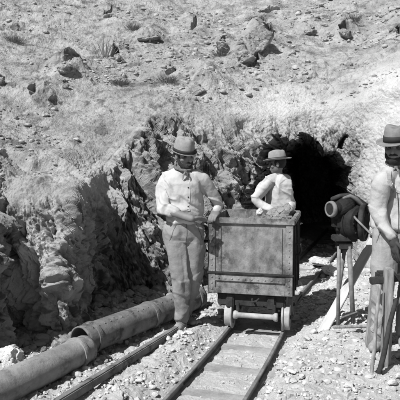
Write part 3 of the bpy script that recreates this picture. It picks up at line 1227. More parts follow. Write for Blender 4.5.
# chassis
mb = MB()
for sx in (-1, 1):
    mb.box((sx * .19, 0, .265), (.075, L_ - .04, .135), bev=.01)
mb.box((0, -L_ / 2 + .09, .27), (.62, .09, .12), bev=.01)
mb.box((0, L_ / 2 - .09, .27), (.62, .11, .12), bev=.01)
mb.build('chassis', M_iron_dark, cart)
for ya in (-.27, .20):
    MB().tube([(-.172, ya, .115), (.288, ya, .115)], .022, 16).build('axle', M_iron_dark, cart)
    for sx in (-1, 1):
        R = Matrix.Rotation(sx * PI / 2, 3, 'Y')
        # flanged wheel, revolved about x
        prof = [(.0, .034), (.030, .034), (.034, .026), (.070, .016), (.088, .020), (.093, .036), (.112, .036), (.115, .030), (.115, -.016), (.132, -.020),
                (.134, -.030), (.128, -.036), (.09, -.036), (.082, -.02), (.07, -.012), (.035, -.02), (.03, -.034), (.0, -.034)]
        w = MB().lathe(prof, 72).build('wheel', M_wheel, cart, sm=False, loc=(.058 + sx * .262, ya, .115), rot=(0, sx * PI / 2, 0))
        MB().ell((0, 0, .036), (.02, .02, .012)).build('hub_cap', M_iron_dark, w)
        MB().box((.058 + sx * .19, ya, .19), (.06, .11, .07), bev=.008).build('axle_box', M_iron_dark, cart)
# spool-shaped buffer rod in front of the axle
mb = MB().lathe([(.0, -.20), (.035, -.20), (.04, -.185), (.036, -.17), (.024, -.155), (.024, .155), (.036, .17), (.04, .185), (.035, .20), (.0, .20)], 24)
mb.build('buffer_rod', M_wheel, cart, sm=True, loc=(.058, -.42, .15), rot=(0, PI / 2, 0))
for sx in (-1, 1):
    MB().box((.058 + sx * .165, -.40, .205), (.028, .035, .1), bev=.004).build('rod_bracket', M_iron_dark, cart)
mb = MB().tube([(.02, -.37, .29), (.03, -.44, .28), (.07, -.45, .295), (.085, -.41, .305)], .010, 10)
mb.build('coupling_hook', M_iron_dark, cart)

# ore in the cart
C0 = Vector((cart.location.x, cart.location.y, 0))
Rz = Matrix.Rotation(YAW, 3, 'Z')


def in_cart(x, y, z):
    return C0 + Rz @ Vector((x, y, z))


pts, ss = [], []
for i in range(620):
    x, y_ = random.uniform(-.32, .32), random.uniform(-.33, .33)
    hgt = .985 + .06 * max(0, min(1, (x + .05) / .25)) * max(0, min(1, (y_ + .3) / .4))
    s_ = random.uniform(.02, .055)
    pts.append(np.array(in_cart(x, y_, hgt - s_ * .9 - random.uniform(0, .05))))
    ss.append(s_)
o = scatter('ore_load', np.array(pts), ss, M_ore, sub=2)
tag(o, 'broken grey ore filling the riveted iron cart', 'ore', kind='stuff')
q = in_cart(.03, .2, .955)
boulder('pale round lump of ore on top of the cart load left of the second man', (q.x - .02, q.y, 1.02), (.055, .05, .05), .3, M_stone_pale, 41)
q = in_cart(.24, .18, .94)
mb = boulder('large flat-topped grey block of ore on the right of the cart load', (q.x - .02, q.y, .98), (.15, .11, .13), .1, M_rock, 47, cuts=12)

# ------------------------------------------------------------------ people
def V3(*a):
    return Vector(a)


def lerp(a, b, t):
    return a * (1 - t) + b * t


def limb(mb, pts, rads, seg=18, n=5):
    """smooth tapered chain"""
    P, R_ = [], []
    for i in range(len(pts) - 1):
        for k in range(n):
            t = k / n
            P.append(lerp(pts[i], pts[i + 1], t))
            R_.append(rads[i] * (1 - t) + rads[i + 1] * t)
    P.append(pts[-1])
    R_.append(rads[-1])
    # soften corners
    for _ in range(2):
        Q = P[:]
        for i in range(1, len(P) - 1):
            Q[i] = P[i] * .5 + (P[i - 1] + P[i + 1]) * .25
        P = Q
    mb.tube(P, R_, seg, round_ends=True)


def hand(mb, wrist, tip_dir, palm_n, size=.185, curl=.35, thumb=1):
    """palm + five fingers. tip_dir: where the fingers point; palm_n: normal of the palm; thumb side = +-cross"""
    d = tip_dir.normalized()
    n = (palm_n - d * palm_n.dot(d)).normalized()
    w = d.cross(n) * thumb
    k = size / .185
    R = Matrix((w, d, n)).transposed()
    mb.ell(wrist + d * .048 * k, (.041 * k, .052 * k, .019 * k), R)
    for i, (off, ln) in enumerate([(.030, .070), (.010, .080), (-.011, .074), (-.031, .058)]):
        b = wrist + d * .085 * k + w * off * k
        pts = [b - d * .03 * k, b]
        ang = 0
        q = b
        for seg_ in (.45, .32, .23):
            ang += curl
            q = q + (d * math.cos(ang) + n * math.sin(ang)) * ln * k * seg_
            pts.append(q)
        mb.tube(pts, [.009 * k, .0095 * k, .009 * k, .0082 * k, .007 * k], 10, round_ends=True)
    b = wrist + d * .02 * k + w * .028 * k
    q1 = b + (d * .6 + w * .8) * .035 * k
    q2 = q1 + (d * .85 + w * .35 + n * .3) * .032 * k
    q3 = q2 + (d * .95 + n * .35) * .024 * k
    mb.tube([b, q1, q2, q3], [.013 * k, .0115 * k, .010 * k, .008 * k], 10, round_ends=True)


def person(label, loc, J, face, hat, shirt_m, trouser_m, jacket=False, beard=1, seed=0, boot_m=M_boot, glove=None, group='miners at the tunnel mouth'):
    root = thing('person', label, 'person', loc, 0, group)
    fa = math.radians(J['head_yaw'])
    R = Matrix.Rotation(fa, 3, 'Z') @ Matrix.Rotation(math.radians(J.get('head_pitch', 0)), 3, 'X') @ Matrix.Rotation(math.radians(J.get('head_roll', 0)), 3, 'Y')
    H = J['head']
    ta = math.radians(J['torso_yaw'])

    def hp(x, y, z):      # head space: -y is the face
        return H + R @ Vector((x, y, z))
    mb = MB()
    # head
    mb.ell(hp(0, .012, .035), (.077, .094, .092), R)
    mb.ell(hp(0, -.02, -.03), (.062, .068, .085), R)
    mb.ell(hp(0, -.045, -.083), (.036, .036, .028), R)
    mb.ell(hp(0, -.08, .022), (.05, .016, .014), R)
    mb.tube([hp(0, -.086, .015), hp(0, -.102, -.012), hp(0, -.106, -.028)], [.009, .012, .014], 12, round_ends=True)
    mb.ell(hp(0, -.083, -.056), (.026, .012, .007), R)
    mb.ell(hp(0, -.080, -.068), (.023, .011, .007), R)
    for sx in (-1, 1):
        mb.ell(hp(sx * .045, -.055, -.022), (.024, .022, .022), R)
        mb.ell(hp(sx * .078, .008, -.008), (.010, .020, .032), R)
    neck = J['neck']
    limb(mb, [neck - V3(0, 0, .05), lerp(neck, H, .45) + V3(0, .01, 0), H + R @ V3(0, .02, -.02)], [.068, .056, .056])
    # torso
    pel, ch = J['pelvis'], J['chest']
    pr = math.radians(J.get('pelvis_yaw', J['torso_yaw']))

    def sec(t, rx, ry, extra=0):
        c_ = lerp(pel, neck, t)
        return (c_.x, c_.y, c_.z, rx + extra, ry + extra * .6, pr * (1 - t) + ta * t)
    tor = [sec(-.14, .11, .085), sec(-.05, .155, .105), sec(.05, .160, .110), sec(.22, .142, .10), sec(.4, .142, .100), sec(.62, .165, .112), sec(.8, .178, .110), sec(.92, .15, .085), sec(1.0, .08, .065)]
    mb.sections([(a_, b_, c_, d_ - .016, e_ - .012, f_) for a_, b_, c_, d_, e_, f_ in tor])
    am = J.get('arm', 1)
    for sd in ('l', 'r'):
        S_, E_, W_ = J['sh_' + sd], J['el_' + sd], J['wr_' + sd]
        limb(mb, [lerp(S_, neck, .3), S_, E_, W_], [.048 * am, .047 * am, .040 * am, .032 * am])
        hand(mb, W_, J['hd_' + sd], J['hn_' + sd], .185, J.get('curl_' + sd, .35), J.get('th_' + sd, 1))
        Hh, K, A_, T_ = J['hip_' + sd], J['kn_' + sd], J['an_' + sd], J['to_' + sd]
        limb(mb, [Hh, K, A_], [.088, .056, .040])
        mb.tube([A_ - V3(0, 0, .03) + (A_ - T_).normalized() * .04, lerp(A_, T_, .5) - V3(0, 0, .02), T_ - V3(0, 0, .01)], [.036, .038, .028], 14, round_ends=True)

    def eyes(co, no):
        Ri = np.array(R.inverted())
        q = (co - np.array(H)) @ Ri.T
        for sx in (-1, 1):
            g = np.exp(-(((q[:, 0] - sx * .032) / .017) ** 2 + ((q[:, 2] - .006) / .012) ** 2)) * (q[:, 1] < -.03)
            co = co - no * (g * .010)[:, None]
        return co
    link('body', mb.fused('body', M_skin, .0062, 3, eyes), root)
    for sx in (-1, 1):
        MB().ell(hp(sx * .032, -.067, .006), (.013, .012, .010), R).build('eye', M_eye, root, sm=True)
    # hair and beard
    mb = MB()
    mb.ell(hp(0, .022, .03), (.083, .092, .095), R)
    nm = mb.mesh('hair')
    mb2 = MB()
    Vh = [v_ for v_ in mb.v]
    Ri = R.inverted()
    keepf = []
    for f in mb.f:
        c_ = sum((Vector(Vh[i]) for i in f), Vector()) / len(f)
        q = Ri @ (c_ - H)
        if q.y > -.035 and not (q.z < -.045):
            keepf.append(f)
    mb2.add(Vh, keepf)
    bpy.data.meshes.remove(nm)
    mb2.build('hair', M_hair, root, sm=True)
    if beard:
        mb = MB()
        mb.tube([hp(-.030, -.083, -.050), hp(0, -.101, -.043), hp(.030, -.083, -.050)], [.006, .011, .006], 10, round_ends=True)
        if beard > 1:
            mb.ell(hp(0, -.052, -.088), (.046, .042, .036), R)
            for sx in (-1, 1):
                mb.tube([hp(sx * .070, -.005, -.02), hp(sx * .060, -.03, -.06), hp(sx * .035, -.055, -.088)], [.012, .02, .022], 10, round_ends=True)
        link('beard', mb.fused('beard', M_hair, .004, 2), root)

    def wr(amp, kind='shirt'):
        """cloth folds: sharp crests running along the drape, crossing near the joints"""
        def f(co, no):
            w_ = np.stack([fbm(co * 4 + 31 * k + seed, 2, 610 + k) for k in range(3)], 1) * .09
            q = co + w_
            if kind == 'shirt':
                s1, s2 = np.array([8., 8., 3.0]), np.array([5., 5., 13.])
            else:
                s1, s2 = np.array([9., 9., 1.8]), np.array([5., 5., 12.])
            r1 = 1 - np.abs(vnoise(q * s1 + seed * 7.1, 620 + seed)) * 2.4
            tilt = np.stack([q[:, 0], q[:, 1], q[:, 2] + .8 * q[:, 0]], 1)
            r2 = 1 - np.abs(vnoise(tilt * s2 + seed * 3.7, 630 + seed)) * 2.6
            r3 = fbm(co * 22 + seed, 2, 640)
            d = .75 * np.clip(r1, -.6, 1) + .55 * np.clip(r2, -.4, 1) * (vnoise(co * 3 + 5, 650) > -.1) + .18 * r3
            return co + no * (amp * d)[:, None]
        return f
    # shirt / jacket
    mb = MB()
    e = .016 if not jacket else .03
    hem = J.get('hem', .1)
    lo = [(hem - .01, .150, .108), (hem + .03, .176, .134), (.26, .170, .128), (.42, .166, .122), (.62, .180, .128), (.8, .182, .12), (.9, .158, .094), (.985, .085, .072)]
    lo = [(t, rx * J.get('bulk', 1), ry) for t, rx, ry in lo]
    if jacket:
        lo = [(hem - .02, .172, .13), (hem, .19, .15)] + lo[2:]
    mb.sections([sec(t, rx, ry, (.010 if jacket else 0)) for t, rx, ry in lo])
    for sd in ('l', 'r'):
        S_, E_, W_ = J['sh_' + sd], J['el_' + sd], J['wr_' + sd]
        sl = J.get('sleeve_' + sd, 1.0)
        pts = [lerp(S_, neck, .45), S_, lerp(S_, E_, .5), E_]
        rr = [.06, (.070 + (.004 if jacket else 0)) * am, (.064 + (.002 if jacket else 0)) * am, .056 * am]
        if sl > 0.2:
            pts.append(lerp(E_, W_, sl * .93))
            rr.append(.044 * am if not jacket else .042)
        limb(mb, pts, rr)
        if not jacket:      # rolled cuff
            e_ = pts[-1]
            dd_ = (pts[-1] - pts[-2]).normalized()
            mb.tube([e_ - dd_ * .012, e_ + dd_ * .03], [rr[-1] + .007, rr[-1] + .005], 18, round_ends=True)
    cloth = link('jacket' if jacket else 'shirt', mb.fused('cloth', shirt_m, .0075, 5, wr(.019 if not jacket else .020)), root)
    Rt_ = Matrix.Rotation(ta, 3, 'Z')
    Rp_ = Matrix.Rotation(pr, 3, 'Z')

    def on(ob, name, pts, width, mt, Rr, lift=.0025, thick=.003, n=24):
        """a ribbon of cloth laid on the front of a garment: pts (x,z) in the garment's own front plane"""
        bv = BVHTree.FromPolygons([v_.co.copy() for v_ in ob.data.vertices], [tuple(p_.vertices) for p_ in ob.data.polygons])
        path = []
        for q in range(n + 1):
            t_ = q / n * (len(pts) - 1)
            i_ = min(int(t_), len(pts) - 2)
            x_, z_ = lerp(Vector(pts[i_] + (0,)), Vector(pts[i_ + 1] + (0,)), t_ - i_)[:2]
            o_ = V3(0, 0, z_) + Rr @ V3(x_, -1, 0) + V3(pel.x, pel.y, 0)
            h_ = bv.ray_cast(o_, Rr @ V3(0, 1, 0))
            if h_[0] is not None:
                path.append((h_[0], h_[1]))
        if len(path) < 3:
            return
        V_, F_ = [], []
        for i_, (c_, n_) in enumerate(path):
            t_ = (path[min(i_ + 1, len(path) - 1)][0] - path[max(i_ - 1, 0)][0]).normalized()
            w_ = t_.cross(n_).normalized() * width / 2
            V_ += [c_ - w_ - n_ * .002, c_ - w_ + n_ * lift, c_ + w_ + n_ * lift, c_ + w_ - n_ * .002]
        m_ = len(path)
        for i_ in range(m_ - 1):
            for k_ in range(4):
                a_, b_ = i_ * 4 + k_, i_ * 4 + (k_ + 1) % 4
                F_.append((a_, b_, b_ + 4, a_ + 4))
        F_ += [(3, 2, 1, 0), tuple((m_ - 1) * 4 + k_ for k_ in range(4))]
        MB().add(V_, F_).build(name, mt, ob, sm=False)
    zt = neck.z
    if jacket:
        on(cloth, 'front_edge', [(.01, zt - .16), (.02, zt - .30), (.03, zt - .52)], .007, M_band, Rt_)
        on(cloth, 'lapel', [(-.055, zt - .02), (-.045, zt - .09), (.0, zt - .18)], .04, shirt_m, Rt_, .006)
        on(cloth, 'lapel', [(.06, zt - .02), (.05, zt - .09), (.01, zt - .18)], .04, shirt_m, Rt_, .006)
    elif not J.get('noscarf'):
        on(cloth, 'placket', [(.0, zt - .06), (.004, zt - .2), (.0, zt - .34)], .026, shirt_m, Rt_, .003)
        for q in range(3):
            on(cloth, 'button', [(.001, zt - .13 - q * .085), (.001, zt - .142 - q * .085)], .011, M_band, Rt_, .006, n=3)
    # trousers
    mb = MB()
    mb.sections([sec(-.20, .13, .10), sec(-.12, .165, .12), sec(0, .172, .125), sec(.12, .160, .115), sec(.17, .154, .108)])
    for sd in ('l', 'r'):
        Hh, K, A_ = J['hip_' + sd], J['kn_' + sd], J['an_' + sd]
        limb(mb, [Hh, lerp(Hh, K, .5), K, lerp(K, A_, .5), A_ + V3(0, 0, .02)], [.105, .094, .078, .068, .057])
    tr_ = link('trousers', mb.fused('cloth', trouser_m, .008, 5, wr(.019, 'trousers')), root)
    on(tr_, 'fly', [(.0, pel.z + .07), (.002, pel.z - .02), (-.004, pel.z - .10)], .006, M_scarf, Rp_, .003)
    for sx in (-1, 1):
        on(tr_, 'pocket_seam', [(sx * .09, pel.z + .06), (sx * .125, pel.z - .02), (sx * .15, pel.z - .09)], .006, M_scarf, Rp_, .003)
    MB().sections([sec(.155, .158, .112), sec(.16, .163, .117), sec(.19, .161, .115), sec(.195, .155, .11)]).build('belt', M_iron_dark, root, sm=False)
    # boots
    for sd in ('l', 'r'):
        A_, T_ = J['an_' + sd], J['to_' + sd]
        mb = MB()
        d_ = (T_ - A_)
        d_.z = 0
        d_.normalize()
        limb(mb, [A_ + V3(0, 0, .06), A_ - V3(0, 0, .02)], [.048, .05])
        mb.tube([A_ - d_ * .045 - V3(0, 0, .045), A_ + d_ * .04 - V3(0, 0, .045), T_ - d_ * .03 - V3(0, 0, .0), T_ + V3(0, 0, -.002)], [.042, .046, .044, .034], 16, flat=.85, round_ends=True)
        g = A_.z - .09
        link('boot', mb.fused('boot', boot_m, .006, 3, lambda co, no, g=g: np.stack([co[:, 0], co[:, 1], np.maximum(co[:, 2], g)], 1)), root)
    if glove:
        mb = MB()
        W_ = J['wr_' + glove]
        mb2_ = MB()
        d_ = J['hd_' + glove].normalized()
        limb(mb2_, [lerp(W_, J['el_' + glove], .16), W_, W_ + d_ * .03], [.036, .034, .034])
        hand(mb2_, W_, J['hd_' + glove], J['hn_' + glove], .205, J.get('curl_' + glove, .35), J.get('th_' + glove, 1))
        link('glove', mb2_.fused('glove', M_glove, .005, 1), root)
    # hat
    hr = R @ Matrix.Rotation(math.radians(hat.get('tilt', 0)), 3, 'X')
    hc = hp(0, .008, hat.get('z', .068))
    rc, hh, br = hat['r'], hat['h'], hat['brim']
    prof = [(rc, 0), (rc * 1.0, hh * .3), (rc * .96, hh * .6), (rc * .90, hh * .85), (rc * .78, hh * .97), (rc * .5, hh * hat.get('dent', .94)), (.0, hh * hat.get('dent', .92))]
    if hat.get('soft'):
        prof = [(rc, 0), (rc * .97, hh * .3), (rc * .90, hh * .6), (rc * .82, hh * .84), (rc * .70, hh * .96), (rc * .45, hh * .98), (.0, hh * .93)]
    inner = [(.0, hh * .85), (rc * .85, hh * .8), (rc - .006, 0)]
    mb = MB()
    # crown, oval
    Rh = hr @ Matrix.Diagonal((.93, 1.12, 1)).to_3x3()
    mb.lathe(prof, 44, Rh, hc)
    # dents pressed into the felt
    Rq = Rh.inverted()
    nv_ = []
    for v_ in mb.v:
        q = Rq @ (Vector(v_) - hc)
        a_ = math.atan2(q.y, q.x)
        t_ = max(0, min(1, q.z / hh))
        k_ = 1 + t_ * (.045 * math.sin(2 * a_ + seed) + .03 * math.sin(3 * a_ + 2 * seed) + .02 * math.sin(7 * a_))
        if not hat.get('soft'):
            q.z -= t_ ** 6 * hh * .16 * math.exp(-(q.x / (rc * .35)) ** 2)
            k_ -= .10 * t_ * t_ * math.exp(-((abs(a_ + PI / 2) - .6) / .3) ** 2)
        nv_.append(tuple(hc + Rh @ Vector((q.x * k_, q.y * k_, q.z + .004 * math.sin(4 * a_ + seed) * t_))))
    mb.v = nv_
    crown = mb.build('hat', hat['m'], root, sm=True)
    if hat.get('soft'):
        MB().ell(hc + Rh @ Vector((.012, -rc * .45, hh * .93)), (.014, .008, .011)).build('hat_dark_spot', M_band, crown, sm=True)  # small dark spot set on top of the crown
    mb = MB()
    brp = []
    for (r_, dz) in [(rc - .004, .003), (rc + br * .3, -.002), (rc + br * .75, .002), (rc + br, .008), (rc + br, .004), (rc + br * .7, -.004), (rc + br * .3, -.007), (rc - .004, -.003)]:
        brp.append((r_, dz))
    mb.lathe(brp, 60, Rh, hc, closed=True)
    # wavy brim
    Vv = []
    Rhi = Rh.inverted()
    for v_ in mb.v:
        q = Rhi @ (Vector(v_) - hc)
        rr = math.hypot(q.x, q.y)
        a_ = math.atan2(q.y, q.x)
        t_ = max(0, (rr - rc) / br)
        q.z += t_ * t_ * (hat.get('wave', .012) * math.cos(2 * a_ + .4) + hat.get('droop', 0))
        Vv.append(tuple(hc + Rh @ q))
    mb.v = Vv
    mb.build('hat_brim', hat['m'], crown, sm=True)
    MB().lathe([(rc + .0005, .004), (rc + .004, .005), (rc + .003, .005 + hat['band']), (rc * .985, .006 + hat['band'])], 44, Rh, hc).build('hat_band', M_band, crown, sm=True)
    if J.get('noscarf'):
        return root
    # neckerchief
    mb = MB()
    nb = lerp(neck, H, .22)
    ring = []
    Rt = Matrix.Rotation(ta, 3, 'Z')
    for k in range(25):
        a_ = 2 * PI * k / 24
        ring.append(nb + Rt @ V3(.078 * math.sin(a_), -.078 * math.cos(a_) * 1.05 - .006, .012 - .03 * math.cos(a_)))
    mb.tube(ring, [.013 + .003 * math.sin(5 * k) for k in range(25)], 10)
    kn = nb + Rt @ V3(0, -.098, -.022)
    mb.ell(kn, (.018, .014, .016))
    for sx in (-1, 1):
        mb.tube([kn, kn + Rt @ V3(sx * .02, -.012, -.03), kn + Rt @ V3(sx * .03, -.012, -.075)], [.008, .014, .006], 8, flat=.5, round_ends=True)
    link('neckerchief', mb.fused('neckerchief', J.get('scarf', M_scarf), .004, 1), root)
    return root


def thing_part(root, name):
    o = bpy.data.objects.new(name, None)
    COL.objects.link(o)
    return o


# first man
gz = float(ground_z(np.array(-.18), np.array(5.07)))
J1 = dict(
    head=V3(.015, -.03, 1.60), head_yaw=36, head_pitch=12, head_roll=-5, torso_yaw=14, pelvis_yaw=8,
    neck=V3(.005, .0, 1.455), chest=V3(0, 0, 1.3), pelvis=V3(.02, .01, .93),
    sh_l=V3(-.165, .035, 1.385), el_l=V3(-.172, -.10, 1.125), wr_l=V3(.085, -.205, 1.05), hd_l=V3(.75, .50, -.02), hn_l=V3(0, -.5, -1), th_l=1, curl_l=.22, sleeve_l=0.28,
    sh_r=V3(.185, -.01, 1.385), el_r=V3(.33, .09, 1.16), wr_r=V3(.32, .05, 1.085), hd_r=V3(-.25, -.5, -.14), hn_r=V3(-.2, 0, -1), th_r=-1, curl_r=.45, sleeve_r=0.3,
    hip_l=V3(-.075, .0, .90), kn_l=V3(-.015, -.05, .49), an_l=V3(-.015, .0, .09), to_l=V3(-.05, -.16, .045),
    hip_r=V3(.105, .02, .90), kn_r=V3(.095, .02, .50), an_r=V3(.03, .19, .09), to_r=V3(.09, .07, .045), hem=.12)
person('bearded miner in loose white shirt and grey trousers leaning on the cart corner', (-.158, 5.07, gz), J1, None,
       dict(r=.100, h=.125, brim=.020, band=.026, m=M_hat_pale, z=.040, soft=True, wave=.004, tilt=6), M_shirt, M_trouser, beard=2, seed=1)

# second man
gz = float(ground_z(np.array(.9), np.array(6.9)))
J2 = dict(
    head=V3(.0, -.03, 1.555), head_yaw=-98, head_pitch=6, torso_yaw=-50, pelvis_yaw=-30,
    neck=V3(.015, .0, 1.42), chest=V3(0, 0, 1.3), pelvis=V3(.04, .05, .92),
    sh_l=V3(-.095, -.07, 1.35), el_l=V3(-.275, -.10, 1.13), wr_l=V3(-.07, -.20, 1.0), arm=.98, bulk=1.08, noscarf=True, hd_l=V3(.6, -.2, -.25), hn_l=V3(0, -.2, -1), th_l=1, curl_l=.4, sleeve_l=.9,
    sh_r=V3(.125, .06, 1.35), el_r=V3(.17, .0, 1.10), wr_r=V3(.13, -.19, .985), hd_r=V3(-.3, -.5, -.2), hn_r=V3(0, 0, -1), th_r=-1, curl_r=.4, sleeve_r=.75,
    hip_l=V3(-.07, .03, .90), kn_l=V3(-.08, -.04, .48), an_l=V3(-.08, .02, .09), to_l=V3(-.16, -.1, .045),
    hip_r=V3(.12, .07, .90), kn_r=V3(.13, .02, .48), an_r=V3(.13, .1, .09), to_r=V3(.08, -.03, .045), hem=.16)
person('miner in white shirt and wide pale hat standing behind the cart before the tunnel', (.93, 6.80, gz), J2, None,
       dict(r=.096, h=.115, brim=.058, band=.02, m=M_hat_pale, z=.06, dent=.98, wave=.008, tilt=0), M_shirt, M_trouser_dark, beard=0, seed=2)

# third man
gz = float(ground_z(np.array(1.5), np.array(4.35)))
J3 = dict(
    head=V3(-.03, -.06, 1.655 - gz), head_yaw=-34, head_pitch=6, torso_yaw=-26, pelvis_yaw=-20,
    neck=V3(.01, .0, 1.50 - gz), chest=V3(0, 0, 1.32), pelvis=V3(.03, .03, .95),
    sh_l=V3(-.145, -.09, 1.40 - gz), el_l=V3(-.175, -.08, 1.11), wr_l=V3(-.075, -.20, .90), hd_l=V3(.06, -.05, -.9), hn_l=V3(.9, .3, 0), th_l=1, curl_l=.18, sleeve_l=.95,
    sh_r=V3(.185, .07, 1.40 - gz), el_r=V3(.235, .05, 1.12), wr_r=V3(.2, -.1, .9), hd_r=V3(-.05, -.2, -.7), hn_r=V3(-1, 0, 0), th_r=1, curl_r=.35, sleeve_r=.95,
    hip_l=V3(-.075, .0, .92), kn_l=V3(-.10, -.05, .50), an_l=V3(-.10, .02, .09), to_l=V3(-.19, -.12, .045),
    hip_r=V3(.12, .05, .92), kn_r=V3(.13, .03, .50), an_r=V3(.13, .1, .09), to_r=V3(.08, -.05, .045), hem=.05)
person('moustached miner in pale jacket and banded felt hat cut off by the right edge', (1.52, 4.33, gz), J3, None,
       dict(r=.100, h=.125, brim=.058, band=.042, m=M_hat, z=.05, dent=.93, wave=.010, droop=-.006, tilt=5), M_jacket, M_trouser_pale, jacket=True, beard=2, seed=3, glove='l')

# ------------------------------------------------------------------ hand-cranked machine on a stand
mx, my = 1.30, 4.85
gz = float(ground_z(np.array(mx), np.array(my)))
mach = thing('cranked_blower', 'dark round hand-cranked machine standing on thin iron legs', 'machine', (mx, my, gz), 0)
k = my / F


def ml(px, py, dy=0.0):
    """machine-local point on the plane y = my + dy"""
    p_ = at(px, py, my + dy)
    return Vector((p_[0] - mx, dy, p_[2] - gz))


c = ml(352, 222)
Rx = Matrix.Rotation(PI / 2, 3, 'X') @ Matrix.Rotation(math.radians(18), 3, 'Y')
Rd = Matrix.Rotation(math.radians(38), 3, 'Z') @ Matrix.Rotation(PI / 2, 3, 'X')
# drum: snail casing facing front-left
mb = MB().lathe([(0, -.10), (.03, -.10), (.03, -.115), (.055, -.115), (.055, -.10), (.115, -.10), (.14, -.085), (.15, -.05), (.150, -.02), (.158, -.018), (.158, .018), (.15, .02), (.15, .05), (.14, .085), (.115, .10), (.055, .10), (.055, .115), (0, .115)], 56, Rd, c)
for i in range(8):
    aa = 2 * PI * i / 8
    mb.ell(c + Rd @ Vector((.112 * math.cos(aa), .112 * math.sin(aa), .10)), (.009, .009, .009), seg=8, rings=6)
    mb.ell(c + Rd @ Vector((.125 * math.cos(aa), .125 * math.sin(aa), -.095)), (.009, .009, .009), seg=8, rings=6)
mb.build('drum', M_iron_black, mach, sm=False)
mb = MB().box(ml(342, 222, -.03), (.17, .13, .14), bev=.03)
mb.tube([ml(346, 206, -.02), ml(336, 212, -.05)], [.085, .07], 24, round_ends=True)
mb.build('gear_case', M_iron_black, mach, sm=False)
cr_ = ml(364, 222, -.02)
Rr = Matrix.Rotation(math.radians(62), 3, 'Z') @ Matrix.Rotation(PI / 2, 3, 'X')
mb = MB().lathe([(.145, -.02), (.165, -.02), (.170, 0), (.165, .02), (.145, .02)], 44, Rr, cr_, closed=True)
mb.build('casing_ring', M_iron_dark, mach, sm=True)
mb = MB().lathe([(0, -.012), (.145, -.012), (.145, .012), (0, .012)], 44, Rr, cr_)
mb.build('gear_disc', M_iron_black, mach)
cl = ml(335, 209, -.07)
Rc = Matrix.Rotation(math.radians(-64), 3, 'Z') @ Matrix.Rotation(PI / 2, 3, 'X')
mb = MB().lathe([(0, -.05), (.05, -.05), (.060, -.035), (.064, 0), (.064, .03), (.05, .055), (0, .055)], 40, Rc, cl)
mb.build('end_cap', M_iron_black, mach, sm=False)
mb = MB().lathe([(.060, .025), (.068, .022), (.072, .04), (.067, .058), (.052, .062), (.05, .05)], 48, Rc, cl, closed=True)
mb.build('cap_ring', M_iron_dust, mach, sm=True)
mb = MB().tube([ml(333, 199, -.02), ml(340, 196, -.02), ml(348, 196, -.02), ml(355, 199, -.02), ml(363, 205, -.02), ml(368, 211, -.02)], [.022, .02, .026, .032, .034, .02], 16, round_ends=True)
mb.build('top_casting', M_iron_dark, mach, sm=True)
mb = MB().tube([ml(344, 198, -.05), ml(350, 196, -.05), ml(356, 199, -.05), ml(362, 205, -.05)], [.014, .022, .026, .02], 16, flat=.8, round_ends=True)
mb.build('grease_cup', M_iron_dust, mach, sm=True)
# neck and stand plate
mb = MB().box(ml(344, 238, 0) + V3(0, 0, 0), (.20, .14, .05), bev=.008)
mb.tube([ml(346, 222), ml(344, 236)], [.06, .07], 20)
mb.build('stand_plate', M_iron_dark, mach)
mb = MB().box(ml(344, 245, 0), (.13, .10, .075), bev=.01)
mb.build('leg_socket', M_iron_dark, mach)
leg_ends = [((339, 246, -.03), (341, 0, -.10), .017, M_rail), ((349, 246, -.03), (357, 0, -.02), .023, M_rail), ((345, 246, .03), (338, 0, .28), .017, M_rail)]
for (t_, b_, r_, m_) in leg_ends:
    top = ml(*t_)
    yy = my + b_[2]
    bx = (b_[0] - 200) / F * yy * 1.0 - mx
    gzl = float(ground_z(np.array(mx + bx), np.array(yy))) - gz - .03
    mb = MB().tube([top, Vector((bx, b_[2], gzl))], [r_, r_ * .9], 14)
    mb.build('leg', m_, mach, sm=True)
mb = MB().tube([ml(341, 318, -.08), ml(357, 312, -.03)], .009, 8)
mb.build('leg_brace', M_iron_dust, mach)
# crank
a_, b_ = ml(356, 219, -.16), ml(374, 237, -.30)
ck = MB().tube([ml(352, 214, -.1), a_, lerp(a_, b_, .8), b_], [.010, .010, .009, .009], 12, round_ends=True).build('crank', M_rail, mach, sm=True)
mb = MB().tube([b_ - V3(.02, 0, -.005), b_ + V3(.035, -.0, -.02)], [.014, .017], 14, round_ends=True)
mb.build('handle', M_iron_dark, ck, sm=True)


# ------------------------------------------------------------------ timber and tools by the third man
def plank(name, label, A, B, w, t, m, cat, roll=0, parent=None, group=None):
    A, B = Vector(A), Vector(B)
    d = B - A
    n = 14
    mb = MB().box((0, 0, 0), (w, t, d.length), bev=min(w, t) * .12)
    o = mb.build(name, m, parent, loc=tuple((A + B) / 2))
    q = d.to_track_quat('Z', 'Y')
    o.rotation_euler = (q.to_matrix() @ Matrix.Rotation(roll, 3, 'Z')).to_euler()
    if label:
        tag(o, label, cat, group)
    return o


g = gat(322, 334, .06)
top = at(378, 232, 5.28)
plank('plank', 'long pale plank leaning diagonally behind the legs of the cranked machine', (g[0], g[1] + .05, .03), tuple(top), .085, .03, M_wood_pale, 'plank', roll=math.radians(20))

# trestle in front of the third man's legs
tr0 = (1.36, 4.02, 0)
gz = float(ground_z(np.array(1.36), np.array(4.02)))
tre = thing('trestle', 'rough weathered timber trestle in front of the third man', 'trestle', (tr0[0], tr0[1], gz))


def tl(px, py, dy=0.0):
    p_ = at(px, py, tr0[1] + dy)
    return Vector((p_[0] - tr0[0], dy, p_[2] - gz))


def tplank(name, A, B, w, t, m, roll=0):
    return plank(name, None, A, B, w, t, m, None, roll, tre)


